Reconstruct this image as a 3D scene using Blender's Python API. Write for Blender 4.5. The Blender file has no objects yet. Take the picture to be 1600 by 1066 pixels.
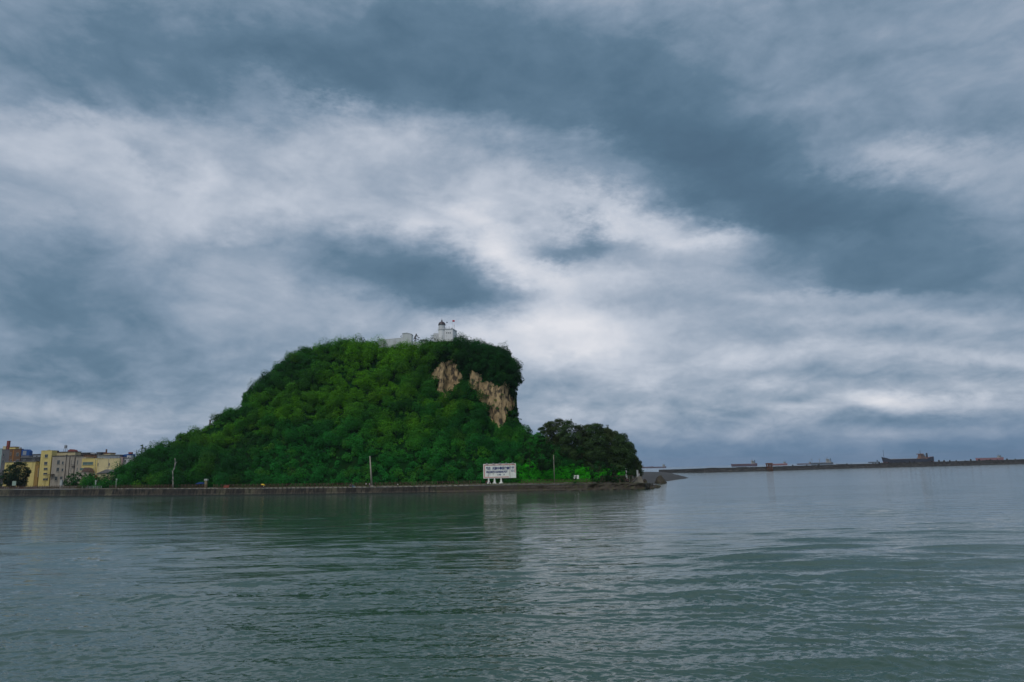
import bpy, bmesh, math, random
import numpy as np
from mathutils import Vector, Matrix
R = math.radians
rng = np.random.default_rng(7)
random.seed(7)
sc = bpy.context.scene
col = sc.collection

# ------------------------------------------------------------------ camera
CAMH = 8.0
FPX = 24 / 36 * 1600                     # focal length in photo pixels
PITCH, ROLL = R(10.72), R(1.35)
fw = np.array([0, math.cos(PITCH), math.sin(PITCH)])
r0 = np.array([1.0, 0, 0]); u0 = np.array([0, -math.sin(PITCH), math.cos(PITCH)])
rt = math.cos(ROLL) * r0 - math.sin(ROLL) * u0
up = math.sin(ROLL) * r0 + math.cos(ROLL) * u0
cam = bpy.data.cameras.new('camera'); cam.lens = 24; cam.sensor_width = 36
cam.clip_start = 0.5; cam.clip_end = 90000
co = bpy.data.objects.new('camera', cam); col.objects.link(co)
M = Matrix(((rt[0], up[0], -fw[0]), (rt[1], up[1], -fw[1]), (rt[2], up[2], -fw[2])))
co.matrix_world = Matrix.Translation((0, 0, CAMH)) @ M.to_4x4()
sc.camera = co

def ray(px, py):
    px = np.asarray(px, float); py = np.asarray(py, float)
    return fw + np.multiply.outer((px - 800) / FPX, rt) - np.multiply.outer((py - 533) / FPX, up)
def at(px, py, Y):
    d = ray(px, py); return np.array([d[0] / d[1] * Y, Y, CAMH + d[2] / d[1] * Y])
def onz(px, py, z):
    d = ray(px, py); t = (z - CAMH) / d[2]; return np.array([d[0] * t, d[1] * t, z])
def azte(px, py):
    d = ray(px, py); return d[..., 0] / d[..., 1], d[..., 2] / d[..., 1]
def proj(P):
    P = np.asarray(P, float) - np.array([0, 0, CAMH])
    w = P @ fw
    return 800 + FPX * (P @ rt) / w, 533 - FPX * (P @ up) / w

# ------------------------------------------------------------------ world
SUN_EL, SUN_AZ = R(52), R(-150)          # azimuth from +Y, clockwise; behind the camera to the left
w = bpy.data.worlds.new('World'); sc.world = w; w.use_nodes = True
nt = w.node_tree; nt.nodes.clear()
def N(t, **k):
    n = nt.nodes.new(t)
    for a, b in k.items(): setattr(n, a, b)
    return n
def L(a, b): nt.links.new(a, b)
def MATH(op, a, b=None, c=None, clamp=False):
    n = N('ShaderNodeMath', operation=op); n.use_clamp = clamp
    for i, v in enumerate((a, b, c)):
        if v is None: continue
        if isinstance(v, (int, float)): n.inputs[i].default_value = v
        else: L(v, n.inputs[i])
    return n.outputs[0]
def VM(op, a, b=None, s=None):
    n = N('ShaderNodeVectorMath', operation=op)
    for i, v in enumerate((a, b)):
        if v is None: continue
        if isinstance(v, (tuple, list)): n.inputs[i].default_value = v
        else: L(v, n.inputs[i])
    if s is not None: n.inputs['Scale'].default_value = s
    return n.outputs[0]
tc = N('ShaderNodeTexCoord'); DIR = tc.outputs['Generated']
sep = N('ShaderNodeSeparateXYZ'); L(VM('NORMALIZE', DIR), sep.inputs[0])
X, Yc, Z = sep.outputs
EL = MATH('MULTIPLY', MATH('ARCSINE', Z), 180 / math.pi)
AZ = MATH('MULTIPLY', MATH('ARCTAN2', X, Yc), 180 / math.pi)
def noise(vec, scale, detail, rough=.5, dist=0.0):
    n = N('ShaderNodeTexNoise'); n.inputs['Scale'].default_value = scale
    n.inputs['Detail'].default_value = detail; n.inputs['Roughness'].default_value = rough
    n.inputs['Distortion'].default_value = dist
    L(vec, n.inputs['Vector']); return n
# cloud-deck coordinates: flatten towards the horizon
zz = MATH('ADD', MATH('MAXIMUM', Z, 0.0), 0.13)
deck = N('ShaderNodeCombineXYZ'); L(MATH('DIVIDE', X, zz), deck.inputs[0]); L(MATH('DIVIDE', Yc, zz), deck.inputs[1])
deck.inputs[2].default_value = 3.7
DECK = deck.outputs[0]
ISO = VM('MULTIPLY', VM('NORMALIZE', DIR), (1.0, 1.0, 1.9))
n_warp = noise(ISO, 3.0, 4, .5)
n_warp2 = noise(ISO, 8.0, 8, .68)
warp = VM('ADD', VM('SCALE', VM('SUBTRACT', n_warp.outputs['Color'], (.5, .5, .5)), s=7.0),
          VM('SCALE', VM('SUBTRACT', n_warp2.outputs['Color'], (.5, .5, .5)), s=8.0))
ae = N('ShaderNodeCombineXYZ'); L(AZ, ae.inputs[0]); L(EL, ae.inputs[1])
wsc = N('ShaderNodeCombineXYZ'); 
wfac = MATH('MULTIPLY', MATH('ADD', MATH('MULTIPLY', MATH('MAXIMUM', EL, 0.0), 1/22.0, clamp=True), .12), .8)
wv = N('ShaderNodeVectorMath', operation='SCALE'); L(warp, wv.inputs[0]); L(wfac, wv.inputs['Scale'])
P0 = VM('MULTIPLY', VM('ADD', ae.outputs[0], wv.outputs[0]), (1, 1, 0))
# (px, py, rx, ry, tilt deg, amp) of each bank of cloud, stored as directions
FE = [
 # heavy dark deck along the top and down to the right
 (300,  50, 560, 150,  4, -.30), (400, 95, 260, 80, 6, -.16), (620, 150, 280, 70, 8, -.14), (180, 150, 200, 60, 0, -.10), (500, 150, 260, 70, 6, -.20), (740, 205, 260, 60, 8, -.16), (640, 260, 300, 60, 8, -.10), (200, 200, 260, 50, 0, -.06), (800, 110, 460, 150, 14, -.34), (720, 130, 300, 100, 10, -.14), (1080, 230, 360, 140, 30, -.36),
 (1200, 300, 330, 110, 14, -.24), (1450, 390, 380, 110, 10, -.32), (1180, 290, 200, 90, 20, -.12), (1330, 100, 480, 200, 0, -.16), (1080, 30, 420, 110, 0, -.06),
 (60, 130, 300, 100, 4, -.14), (250, 150, 260, 90, 12, -.14), (1540, 190, 240, 80, -8, -.12), (150, 40, 260, 80, 0, -.04),
 # pale field left and centre
 (380, 290, 480, 150, 4, .20), (400, 340, 190, 70, 0, .26), (110, 215, 220, 55, 6, .22), (500, 235, 240, 60, 6, .12), (620, 265, 260, 90, 8, .10), (200, 330, 220, 80, 0, .10),
 (400, 138, 80, 40, 20, .28), (225, 115, 60, 50, 60, .12), (545, 190, 80, 40, 0, .16), (640, 170, 90, 50, 0, .10), (930, 246, 70, 34, 0, .18),
 (745, 370, 150, 44, 16, .40), (800, 330, 200, 60, 6, .14), (930, 340, 240, 44, 10, .34), (1010, 365, 160, 36, 14, .26), (1130, 378, 90, 30, 0, .36), (1300, 362, 70, 18, 0, .16),
 (830, 430, 130, 50, 34, .40), (960, 440, 190, 36, 0, .26), (820, 505, 190, 50, 0, .34), (1440, 248, 220, 40, 0, .24), (1300, 470, 220, 20, -3, .20), (1100, 415, 120, 24, 0, .10),
 # dark islands
 (560, 400, 240, 60, 6, -.26), (670, 440, 200, 70, 16, -.26), (760, 462, 150, 50, 14, -.34), (885, 390, 95, 30, -6, -.34), (1000, 425, 110, 24, 0, -.14), (245, 268, 70, 36, 30, -.16), (350, 395, 90, 22, 0, -.10), (1290, 430, 220, 50, 0, -.26), (1500, 440, 220, 40, 0, -.14),
 # left blue-grey bank
 (40, 520, 420, 170, 6, -.27), (30, 410, 200, 90, 0, -.16), (250, 590, 300, 60, 0, -.10), (330, 480, 260, 50, 10, -.04), (450, 470, 200, 50, 0, .10), (180, 690, 150, 34, 0, .22), (70, 640, 170, 36, 8, .18), (420, 640, 200, 60, 0, .05), (300, 720, 160, 26, 0, .08),
 # right of the hill
 (860, 525, 240, 60, 0, .34), (900, 555, 130, 20, 0, .10), (860, 600, 180, 40, 0, -.16), (1000, 560, 220, 60, 0, .18), (1000, 620, 130, 70, 45, .10), (930, 660, 90, 60, 0, .14), (860, 650, 60, 40, 0, .18),
 (1250, 552, 200, 22, -3, .24), (1520, 562, 220, 18, 3, .18), (1280, 505, 240, 16, 0, .14), (1480, 500, 190, 22, 0, .12), (1400, 590, 260, 18, 0, -.18), (1180, 600, 160, 14, 0, .14), (1460, 585, 90, 9, 0, .14),
 (1390, 632, 130, 18, 2, .50), (1260, 640, 80, 16, 4, .36), (1480, 637, 160, 12, 0, .20), (1570, 630, 90, 14, 0, .26), (1300, 680, 170, 26, 20, .12), (1150, 680, 70, 18, 0, .20), (1060, 690, 100, 14, 0, .14), (1400, 680, 70, 12, 0, .16), (1530, 672, 80, 14, 0, .14),
 (1180, 640, 160, 26, 0, -.22), (1340, 660, 160, 14, 0, -.20), (1500, 660, 200, 12, 0, -.20), (1300, 705, 460, 24, 0, -.30), (1000, 700, 160, 20, 0, -.14),
]
acc = None
for (cx, cy, rx, ry, tl, amp) in FE:
    def ae_of(px, py):
        d = ray(px, py); d = d / np.linalg.norm(d)
        return np.array([math.degrees(math.atan2(d[0], d[1])), math.degrees(math.asin(d[2]))])
    c = ae_of(cx, cy); t = R(tl)
    e1 = ae_of(cx + 40 * math.cos(t), cy + 40 * math.sin(t)) - c
    e2 = ae_of(cx - 40 * math.sin(t), cy + 40 * math.cos(t)) - c
    k = 1.25
    s1 = np.linalg.norm(e1) * rx / 40 * k; s2 = np.linalg.norm(e2) * ry / 40 * k
    mp = N('ShaderNodeMapping', vector_type='TEXTURE')
    mp.inputs['Location'].default_value = (c[0], c[1], 0)
    mp.inputs['Rotation'].default_value = (0, 0, math.atan2(e1[1], e1[0]))
    mp.inputs['Scale'].default_value = (s1, s2, 1)
    L(P0, mp.inputs['Vector'])
    g = N('ShaderNodeTexGradient', gradient_type='SPHERICAL'); L(mp.outputs[0], g.inputs[0])
    mr = N('ShaderNodeMapRange', interpolation_type='SMOOTHSTEP'); mr.inputs['To Max'].default_value = amp * (.88 if amp < 0 or cy > 400 or cx > 1100 else .66); L(g.outputs['Fac'], mr.inputs[0])
    acc = MATH('ADD', mr.outputs[0], acc if acc is not None else 0.50)
f1 = noise(ISO, 4.2, 8, .56, .25); f2 = noise(ISO, 13.0, 8, .6, .4)
acc = MATH('MULTIPLY_ADD', MATH('SUBTRACT', f1.outputs['Fac'], .5), .50, acc)
acc = MATH('MULTIPLY_ADD', MATH('SUBTRACT', f2.outputs['Fac'], .5), .36, acc)
f4 = noise(VM('ADD', ISO, (3.1, 1.7, .4)), 5.0, 7, .55, .3)
acc = MATH('MULTIPLY_ADD', MATH('SUBTRACT', MATH('ABSOLUTE', MATH('SUBTRACT', f4.outputs['Fac'], .5)), .075), .95, acc)
# small cumulus puffs low over the sea
pv = N('ShaderNodeCombineXYZ'); L(MATH('MULTIPLY', AZ, .55), pv.inputs[0]); L(MATH('MULTIPLY', EL, 1.25), pv.inputs[1])
f3 = noise(pv.outputs[0], .55, 7, .6, .4)
low = MATH('MULTIPLY', MATH('SUBTRACT', 1.0, MATH('MULTIPLY', MATH('MAXIMUM', EL, 0.0), 1/13.0), clamp=True), 1.15)
acc = MATH('ADD', acc, MATH('MULTIPLY', MATH('SUBTRACT', f3.outputs['Fac'], .5), low))
acc = MATH('MULTIPLY_ADD', acc, .93 / 1.4, (.30 + .075) / 1.4)
ramp = N('ShaderNodeValToRGB'); L(acc, ramp.inputs[0])
def srgb(r, g, b):
    def f(v):
        v /= 255; return v / 12.92 if v <= .04045 else ((v + .055) / 1.055) ** 2.4
    return (f(r), f(g), f(b), 1)
el = ramp.color_ramp.elements
el[0].position = 0.0; el[0].color = srgb(74, 100, 122)
el[1].position = 1.0; el[1].color = srgb(228, 229, 235)
for a_, c in ((0, (84, 112, 134)), (.2, (98, 125, 147)), (.4, (130, 150, 171)), (.6, (161, 174, 191)), (.8, (192, 200, 213))):
    e = el.new((a_ + .3) / 1.4); e.color = srgb(*c)
# blue murk right above the sea
hz = N('ShaderNodeMapRange'); hz.inputs['From Min'].default_value = 0; hz.inputs['From Max'].default_value = 4.5
hz.inputs['To Min'].default_value = .85; hz.inputs['To Max'].default_value = 0; L(EL, hz.inputs[0])
mx = N('ShaderNodeMix', data_type='RGBA'); L(hz.outputs[0], mx.inputs[0]); L(ramp.outputs[0], mx.inputs[6])
mx.inputs[7].default_value = srgb(92, 124, 158)
sky = N('ShaderNodeTexSky', sky_type='NISHITA'); sky.sun_disc = False
sky.sun_elevation = SUN_EL; sky.sun_rotation = SUN_AZ; sky.dust_density = 3
skd = VM('SCALE', sky.outputs[0], s=.10)
mx2 = N('ShaderNodeMix', data_type='RGBA'); mx2.inputs[0].default_value = .96
L(skd, mx2.inputs[6]); L(mx.outputs[2], mx2.inputs[7])
SKY_STRENGTH = 0.15
lvl = VM('SCALE', mx2.outputs[2], s=1.0 / SKY_STRENGTH)
bg = N('ShaderNodeBackground'); bg.inputs['Strength'].default_value = SKY_STRENGTH; L(lvl, bg.inputs[0])
wo = N('ShaderNodeOutputWorld'); L(bg.outputs[0], wo.inputs[0])
sunl = bpy.data.lights.new('sun', 'SUN'); sunl.energy = 1.25; sunl.angle = R(22); sunl.color = (1, .96, .9)
so = bpy.data.objects.new('sun', sunl); col.objects.link(so)
sd = Vector((math.sin(SUN_AZ) * math.cos(SUN_EL), math.cos(SUN_AZ) * math.cos(SUN_EL), math.sin(SUN_EL)))
so.rotation_euler = sd.to_track_quat('Z', 'Y').to_euler(); so.location = (-60, -60, 120)
sc.view_settings.view_transform = 'Standard'; sc.view_settings.look = 'None'
sc.view_settings.exposure = 0; sc.view_settings.gamma = 1

# ------------------------------------------------------------------ helpers
def tag(o, label=None, cat=None, group=None, kind=None):
    if label: o['label'] = label
    if cat: o['category'] = cat
    if group: o['group'] = group
    if kind: o['kind'] = kind
    return o
def empty(name, loc, label, cat, group=None, rz=0):
    o = bpy.data.objects.new(name, None); col.objects.link(o)
    o.location = loc; o.rotation_euler = (0, 0, rz); o.empty_display_size = .5
    return tag(o, label, cat, group)
def mesh_np(name, V, F, mat=None, parent=None, smooth=False, cols=None, mats=None, midx=None, loc=None):
    """V (n,3), F (m,k) arrays -> object"""
    me = bpy.data.meshes.new(name); V = np.asarray(V, np.float32); F = np.asarray(F, np.int32)
    me.vertices.add(len(V)); me.vertices.foreach_set('co', V.ravel())
    k = F.shape[1]
    me.loops.add(F.size); me.loops.foreach_set('vertex_index', F.ravel())
    me.polygons.add(len(F)); me.polygons.foreach_set('loop_start', np.arange(0, F.size, k, dtype=np.int32))
    me.polygons.foreach_set('loop_total', np.full(len(F), k, np.int32))
    if midx is not None: me.polygons.foreach_set('material_index', np.asarray(midx, np.int32))
    me.polygons.foreach_set('use_smooth', np.full(len(F), smooth))
    if cols is not None:
        a = me.color_attributes.new('tint', 'FLOAT_COLOR', 'POINT')
        c = np.ones((len(V), 4), np.float32); c[:, :3] = cols; a.data.foreach_set('color', c.ravel())
    me.update(calc_edges=True); me.validate()
    for m in (mats or ([mat] if mat else [])): me.materials.append(m)
    o = bpy.data.objects.new(name, me); col.objects.link(o)
    if parent: o.parent = parent
    if loc is not None: o.location = loc
    return o
def copy_tree(o, parent=None):
    c = o.copy(); col.objects.link(c)
    if parent: c.parent = parent
    for ch in o.children: copy_tree(ch, c)
    return c

class MB:
    def __init__(s): s.v = []; s.f = []; s.m = []
    def add(s, vs, fs, m=0):
        b = len(s.v); s.v += [tuple(map(float, v)) for v in vs]
        s.f += [tuple(b + i for i in f) for f in fs]; s.m += [m] * len(fs); return s
    def box(s, x0, x1, y0, y1, z0, z1, m=0):
        return s.add([(x0,y0,z0),(x1,y0,z0),(x1,y1,z0),(x0,y1,z0),(x0,y0,z1),(x1,y0,z1),(x1,y1,z1),(x0,y1,z1)],
                     [(0,3,2,1),(4,5,6,7),(0,1,5,4),(1,2,6,5),(2,3,7,6),(3,0,4,7)], m)
    def bar(s, a, b, r, n=4, r2=None, m=0):
        a = Vector(a); b = Vector(b); d = (b - a).normalized()
        u = d.orthogonal().normalized() if abs(d.z) < .99 else Vector((1, 0, 0)); 
        if abs(d.z) < .99: u = Vector((0, 0, 1)).cross(d).normalized()
        v = d.cross(u); r2 = r if r2 is None else r2; off = math.pi / n
        vs = [a + (u * math.cos(off + 2*math.pi*i/n) + v * math.sin(off + 2*math.pi*i/n)) * r for i in range(n)] + \
             [b + (u * math.cos(off + 2*math.pi*i/n) + v * math.sin(off + 2*math.pi*i/n)) * r2 for i in range(n)]
        fs = [(i, (i+1) % n, n + (i+1) % n, n + i) for i in range(n)] + [tuple(range(n))[::-1], tuple(range(n, 2*n))]
        return s.add(vs, fs, m)
    def lathe(s, c, prof, n=16, m=0):
        vs = [(c[0] + r*math.cos(2*math.pi*i/n), c[1] + r*math.sin(2*math.pi*i/n), c[2] + z) for r, z in prof for i in range(n)]
        fs = [(j*n+i, j*n+(i+1) % n, (j+1)*n+(i+1) % n, (j+1)*n+i) for j in range(len(prof)-1) for i in range(n)]
        fs += [tuple(range(n))[::-1], tuple(range((len(prof)-1)*n, len(prof)*n))]
        return s.add(vs, fs, m)
    def prism(s, pts, y0, y1, m=0):           # polygon in xz extruded along y
        n = len(pts)
        vs = [(x, y0, z) for x, z in pts] + [(x, y1, z) for x, z in pts]
        fs = [(i, (i+1) % n, n + (i+1) % n, n + i) for i in range(n)] + [tuple(range(n))[::-1], tuple(range(n, 2*n))]
        return s.add(vs, fs, m)
    def build(s, name, mats, parent=None, smooth=False, bevel=0):
        me = bpy.data.meshes.new(name); me.from_pydata(s.v, [], s.f)
        for m in (mats if isinstance(mats, (list, tuple)) else [mats]): me.materials.append(m)
        me.polygons.foreach_set('material_index', s.m)
        bm = bmesh.new(); bm.from_mesh(me); bmesh.ops.recalc_face_normals(bm, faces=bm.faces)
        if bevel: bmesh.ops.bevel(bm, geom=bm.edges[:], offset=bevel, segments=1, affect='EDGES')
        bm.to_mesh(me); bm.free()
        me.polygons.foreach_set('use_smooth', [smooth] * len(me.polygons))
        o = bpy.data.objects.new(name, me); col.objects.link(o)
        if parent: o.parent = parent
        return o

# value noise in numpy
def _h(ix, iy, iz, seed):
    n = (ix * 374761393 + iy * 668265263 + iz * 1274126177 + seed * 974634777) & 0xffffffff
    n = ((n ^ (n >> 13)) * 1274126177) & 0xffffffff
    return ((n ^ (n >> 16)) & 0xffff) / 65535.0
def vnoise(x, y, z=0.0, seed=0):
    x, y, z = np.broadcast_arrays(np.asarray(x, float), np.asarray(y, float), np.asarray(z, float))
    ix, iy, iz = (np.floor(a).astype(np.int64) for a in (x, y, z))
    fx, fy, fz = x - ix, y - iy, z - iz
    fx, fy, fz = (f*f*(3-2*f) for f in (fx, fy, fz))
    r = 0
    for dx in (0, 1):
        for dy in (0, 1):
            for dz in (0, 1):
                r = r + _h(ix+dx, iy+dy, iz+dz, seed) * (fx if dx else 1-fx) * (fy if dy else 1-fy) * (fz if dz else 1-fz)
    return r * 2 - 1
def fbm(x, y, z=0.0, seed=0, oct=4):
    r = 0; a = 1; t = 0
    for o in range(oct):
        r = r + a * vnoise(x * 2**o, y * 2**o, np.asarray(z) * 2**o, seed + o); t += a; a *= .5
    return r / t

# ------------------------------------------------------------------ materials
def mat(name, base, rough=.7, var=.15, vscale=1.0, spec=.3, metal=0, bump=0, bscale=8, streak=None, dirt=None, tint=False, trans=0):
    m = bpy.data.materials.new(name); m.use_nodes = True; t = m.node_tree; n = t.nodes; l = t.links
    p = n['Principled BSDF']; p.inputs['Roughness'].default_value = rough; p.inputs['Metallic'].default_value = metal
    p.inputs['Specular IOR Level'].default_value = spec
    c = n.new('ShaderNodeTexCoord'); nz = n.new('ShaderNodeTexNoise'); nz.inputs['Scale'].default_value = vscale
    nz.inputs['Detail'].default_value = 5
    l.new(c.outputs['Object'], nz.inputs['Vector'])
    mp = n.new('ShaderNodeMapRange'); mp.inputs['From Min'].default_value = .25; mp.inputs['From Max'].default_value = .75
    mp.inputs['To Min'].default_value = 1 - var; mp.inputs['To Max'].default_value = 1 + var
    l.new(nz.outputs['Fac'], mp.inputs[0])
    sc_ = n.new('ShaderNodeVectorMath'); sc_.operation = 'SCALE'
    if tint:
        a = n.new('ShaderNodeAttribute'); a.attribute_name = 'tint'; l.new(a.outputs['Color'], sc_.inputs[0])
    else: sc_.inputs[0].default_value = base[:3]
    l.new(mp.outputs[0], sc_.inputs['Scale']); out = sc_.outputs[0]
    if dirt:                                   # (colour, scale xyz, low, high)
        dc, ds, lo, hi = dirt
        mm = n.new('ShaderNodeMapping'); mm.inputs['Scale'].default_value = ds; l.new(c.outputs['Object'], mm.inputs[0])
        d = n.new('ShaderNodeTexNoise'); d.inputs['Scale'].default_value = 1; d.inputs['Detail'].default_value = 6
        l.new(mm.outputs[0], d.inputs['Vector'])
        r = n.new('ShaderNodeMapRange'); r.inputs['From Min'].default_value = lo; r.inputs['From Max'].default_value = hi
        l.new(d.outputs['Fac'], r.inputs[0])
        x = n.new('ShaderNodeMix'); x.data_type = 'RGBA'; l.new(r.outputs[0], x.inputs[0]); l.new(out, x.inputs[6])
        x.inputs[7].default_value = (*dc, 1); out = x.outputs[2]
    l.new(out, p.inputs['Base Color'])
    if bump:
        b = n.new('ShaderNodeBump'); b.inputs['Strength'].default_value = bump; b.inputs['Distance'].default_value = .1
        nb = n.new('ShaderNodeTexNoise'); nb.inputs['Scale'].default_value = bscale; nb.inputs['Detail'].default_value = 6
        l.new(c.outputs['Object'], nb.inputs['Vector']); l.new(nb.outputs['Fac'], b.inputs['Height'])
        l.new(b.outputs[0], p.inputs['Normal'])
    if trans:
        tr = n.new('ShaderNodeBsdfTranslucent'); l.new(out, tr.inputs[0])
        ms = n.new('ShaderNodeMixShader'); ms.inputs[0].default_value = trans
        l.new(p.outputs[0], ms.inputs[1]); l.new(tr.outputs[0], ms.inputs[2])
        l.new(ms.outputs[0], n['Material Output'].inputs['Surface'])
    return m
M_leaf = mat('leaf', (0, 0, 0), rough=.85, var=.25, vscale=.9, spec=.04, tint=True, trans=.18)
M_soil = mat('soil_moss', (.005, .030, .006), var=.5, vscale=.6, spec=0, rough=1, dirt=((.010, .022, .006), (.4, .4, .4), .5, .7))
M_rock = mat('limestone', (.40, .285, .15), rough=.9, var=.45, vscale=.35, bump=1, bscale=.9,
             dirt=((.07, .055, .035), (.55, .55, .30), .49, .60))
M_bark = mat('bark', (.06, .045, .03), var=.4, vscale=4)
M_conc = mat('stained_concrete', (.060, .050, .034), var=.45, vscale=.5, bump=.7, bscale=2.5,
             dirt=((.014, .013, .010), (1.1, 1.1, .22), .45, .58))
M_kerb = mat('pale_concrete', (.32, .30, .25), var=.2, vscale=2)
M_wetrock = mat('wet_rock', (.042, .032, .02), var=.5, vscale=1.2, bump=.9, bscale=3, rough=.6, dirt=((.05, .05, .015), (.8, .8, .8), .5, .7))
M_pave = mat('paving', (.16, .14, .11), var=.25, vscale=1.5, dirt=((.05, .07, .02), (.25, .25, .25), .48, .6))
M_sand = mat('dark_sand', (.036, .032, .026), var=.25, vscale=.4, bump=.4, bscale=3)
M_white = mat('white_paint', (.80, .80, .80), var=.06, vscale=1.2, dirt=((.40, .40, .38), (1.5, 1.5, .3), .58, .75))
M_wgrey = mat('weathered_white', (.62, .63, .64), var=.08, vscale=1, dirt=((.28, .28, .27), (1.2, 1.2, .25), .55, .75))
M_dark = mat('dark_metal', (.03, .03, .035), rough=.5)
M_glass = mat('window_glass', (.03, .045, .05), rough=.15, var=.4, vscale=.3, spec=.6)
# ------------------------------------------------------------------ water
WAVE = .0030
def water():
    a_in = np.radians(np.linspace(-40, 40, 1500))
    a_out = np.radians(np.concatenate([np.linspace(40, 320, 90)[1:-1]]))
    A = np.concatenate([a_in, a_out])
    # rows: about one per half picture row, from below the camera to the horizon
    offs = np.concatenate([np.linspace(3.6, .45, 70)[:-1], np.linspace(.45, .0125, 760)])     # = CAMH / r
    Rr = np.concatenate([[1.2], CAMH / offs, [800, 1100, 1600, 2600, 4500, 9000, 20000, 45000]])
    rr, aa = np.meshgrid(Rr, A, indexing='ij')
    x = rr * np.sin(aa); y = rr * np.cos(aa)
    dr = np.gradient(Rr)[:, None] * np.ones_like(rr)
    sp = np.maximum(dr, 0)                       # sample spacing towards the viewer
    z = np.zeros_like(x); g = np.random.default_rng(3)
    patch = .8 + .75 * fbm(x / 30 , y / 12, 0, 11, 3); pc_ = np.clip(patch, .3, 1.5)
    sx = x + 1.5 * fbm(x/9, y/9, 0, 5, 2); sy = y + 1.5 * fbm(x/9, y/9, 3, 6, 2)
    for i in range(190):
        lam = .32 * (9 / .32) ** g.random() ** 1.5
        th = g.normal(R(84), R(24) if lam < 1.2 else R(14))             # mostly running towards / away from the viewer
        k = 2 * math.pi / lam; ph = g.random() * 6.28
        amp = WAVE * lam ** .95 * (.5 + g.random()) * (1.3 if lam < 1.2 else .95 if lam < 2.5 else .55)
        f = np.clip(lam / (2.4 * sp[:, 0]) - 1, 0, 1) * (Rr < 640); q = int((f > 0).sum() and np.nonzero(f > 0)[0].max() + 1)
        if q < 2: continue
        t_ = k * (sx[:q] * math.cos(th) + sy[:q] * math.sin(th)) + ph
        z[:q] += (amp * f[:q, None]) * (np.sin(t_) - .3 * np.cos(2 * t_)) * pc_[:q]
    # passing boat's swell on the right of the channel
    def swell(px, py, lx, ly, h):
        c = onz(px, py, 0); u = (x - c[0]) / lx; v = (y - c[1]) / ly
        u2 = u + .25 * vnoise(x/5, y/3, 0, 31); v2 = v + .35 * vnoise(x/7, y/6, 0, 33)
        return 1.6 * h * np.exp(-(u2 / 1.5)**2 - v2**2)
    for q in [(1165,876,3.2,1.1,.30),(1270,884,5,1.3,.28),(1290,868,5,1.5,.26),(1405,876,6,1.5,.34),(1545,882,6,1.5,.30),(1525,858,7,1.8,.30),
              (1320,872,5,1.4,.22),(1070,870,4,1.5,.2),(1120,903,4,1.2,.18),(1370,900,7,1.4,.2),(1020,884,3.5,1.2,.16),(1310,857,4,1.4,.2),
              (1230,855,5,1.8,.18),(1460,834,9,2.4,.22),(1300,842,8,2.4,.18),(1240,916,5,1.2,.16),(1050,930,3,.8,.14),(950,912,4,1.2,.12),
              (70,852,3.5,1.2,.26),(230,857,2.4,1.0,.24),(560,900,6,1.6,.1),(430,860,8,2.2,.16),(640,850,7,2.2,.16),(700,895,8,1.8,.14),
              (520,875,7,2,.12),(360,915,4,1.2,.12),(700,965,3.6,.8,.12),(280,932,3,.9,.12),(1340,1035,2.6,.6,.1),(1080,950,3,.8,.12)]:
        z += swell(*q)
    n, m_ = rr.shape
    V = np.stack([x, y, z], -1).reshape(-1, 3)
    i, j = np.meshgrid(np.arange(n - 1), np.arange(m_), indexing='ij')
    a = i * m_ + j; b = i * m_ + (j + 1) % m_
    F = np.stack([a, b, b + m_, a + m_], -1).reshape(-1, 4)[:, ::-1]
    m = bpy.data.materials.new('sea_water'); m.use_nodes = True; t = m.node_tree; nn = t.nodes; l = t.links
    p = nn['Principled BSDF']; p.inputs['Base Color'].default_value = (.038, .082, .062, 1)
    p.inputs['Roughness'].default_value = .07; p.inputs['IOR'].default_value = 1.47; p.inputs['Specular IOR Level'].default_value = .5
    ge = nn.new('ShaderNodeNewGeometry')
    def nz(scale, sxyz, det, rough=.6):
        mp = nn.new('ShaderNodeMapping'); mp.inputs['Scale'].default_value = sxyz; l.new(ge.outputs['Position'], mp.inputs[0])
        q = nn.new('ShaderNodeTexNoise'); q.inputs['Scale'].default_value = scale; q.inputs['Detail'].default_value = det
        q.inputs['Roughness'].default_value = rough; l.new(mp.outputs[0], q.inputs['Vector']); return q.outputs['Fac']
    def mth(op, a, b):
        q = nn.new('ShaderNodeMath'); q.operation = op
        for k_, v in enumerate((a, b)):
            if isinstance(v, (int, float)): q.inputs[k_].default_value = v
            else: l.new(v, q.inputs[k_])
        return q.outputs[0]
    h = mth('ADD', mth('MULTIPLY', nz(3.2, (.55, 1.0, 1), 2.5, .55), 1.0), mth('ADD', mth('MULTIPLY', nz(.6, (.4, 1.3, 1), 3, .55), 3.2), mth('MULTIPLY', nz(.13, (.3, 1.5, 1), 3, .6), 13.0)))
    ruff = nn.new('ShaderNodeMapRange'); ruff.inputs['From Min'].default_value = .35; ruff.inputs['From Max'].default_value = .68
    ruff.inputs['To Min'].default_value = .5; ruff.inputs['To Max'].default_value = 1.0
    l.new(nz(.02, (.5, 2.4, 1), 5, .6), ruff.inputs[0])
    # lee of the hill: smoother water under the quay
    lm = nn.new('ShaderNodeMapping'); lm.vector_type = 'TEXTURE'; lm.inputs['Location'].default_value = (-52, 232, 0); lm.inputs['Scale'].default_value = (95, 120, 60); l.new(ge.outputs['Position'], lm.inputs[0])
    lg = nn.new('ShaderNodeTexGradient'); lg.gradient_type = 'SPHERICAL'; l.new(lm.outputs[0], lg.inputs[0])
    shel = mth('MULTIPLY', ruff.outputs[0], mth('SUBTRACT', 1.0, mth('MINIMUM', mth('MULTIPLY', lg.outputs['Fac'], 1.6), .5)))
    bp = nn.new('ShaderNodeBump'); bp.inputs['Distance'].default_value = .05; l.new(h, bp.inputs['Height']); l.new(shel, bp.inputs['Strength'])
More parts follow.
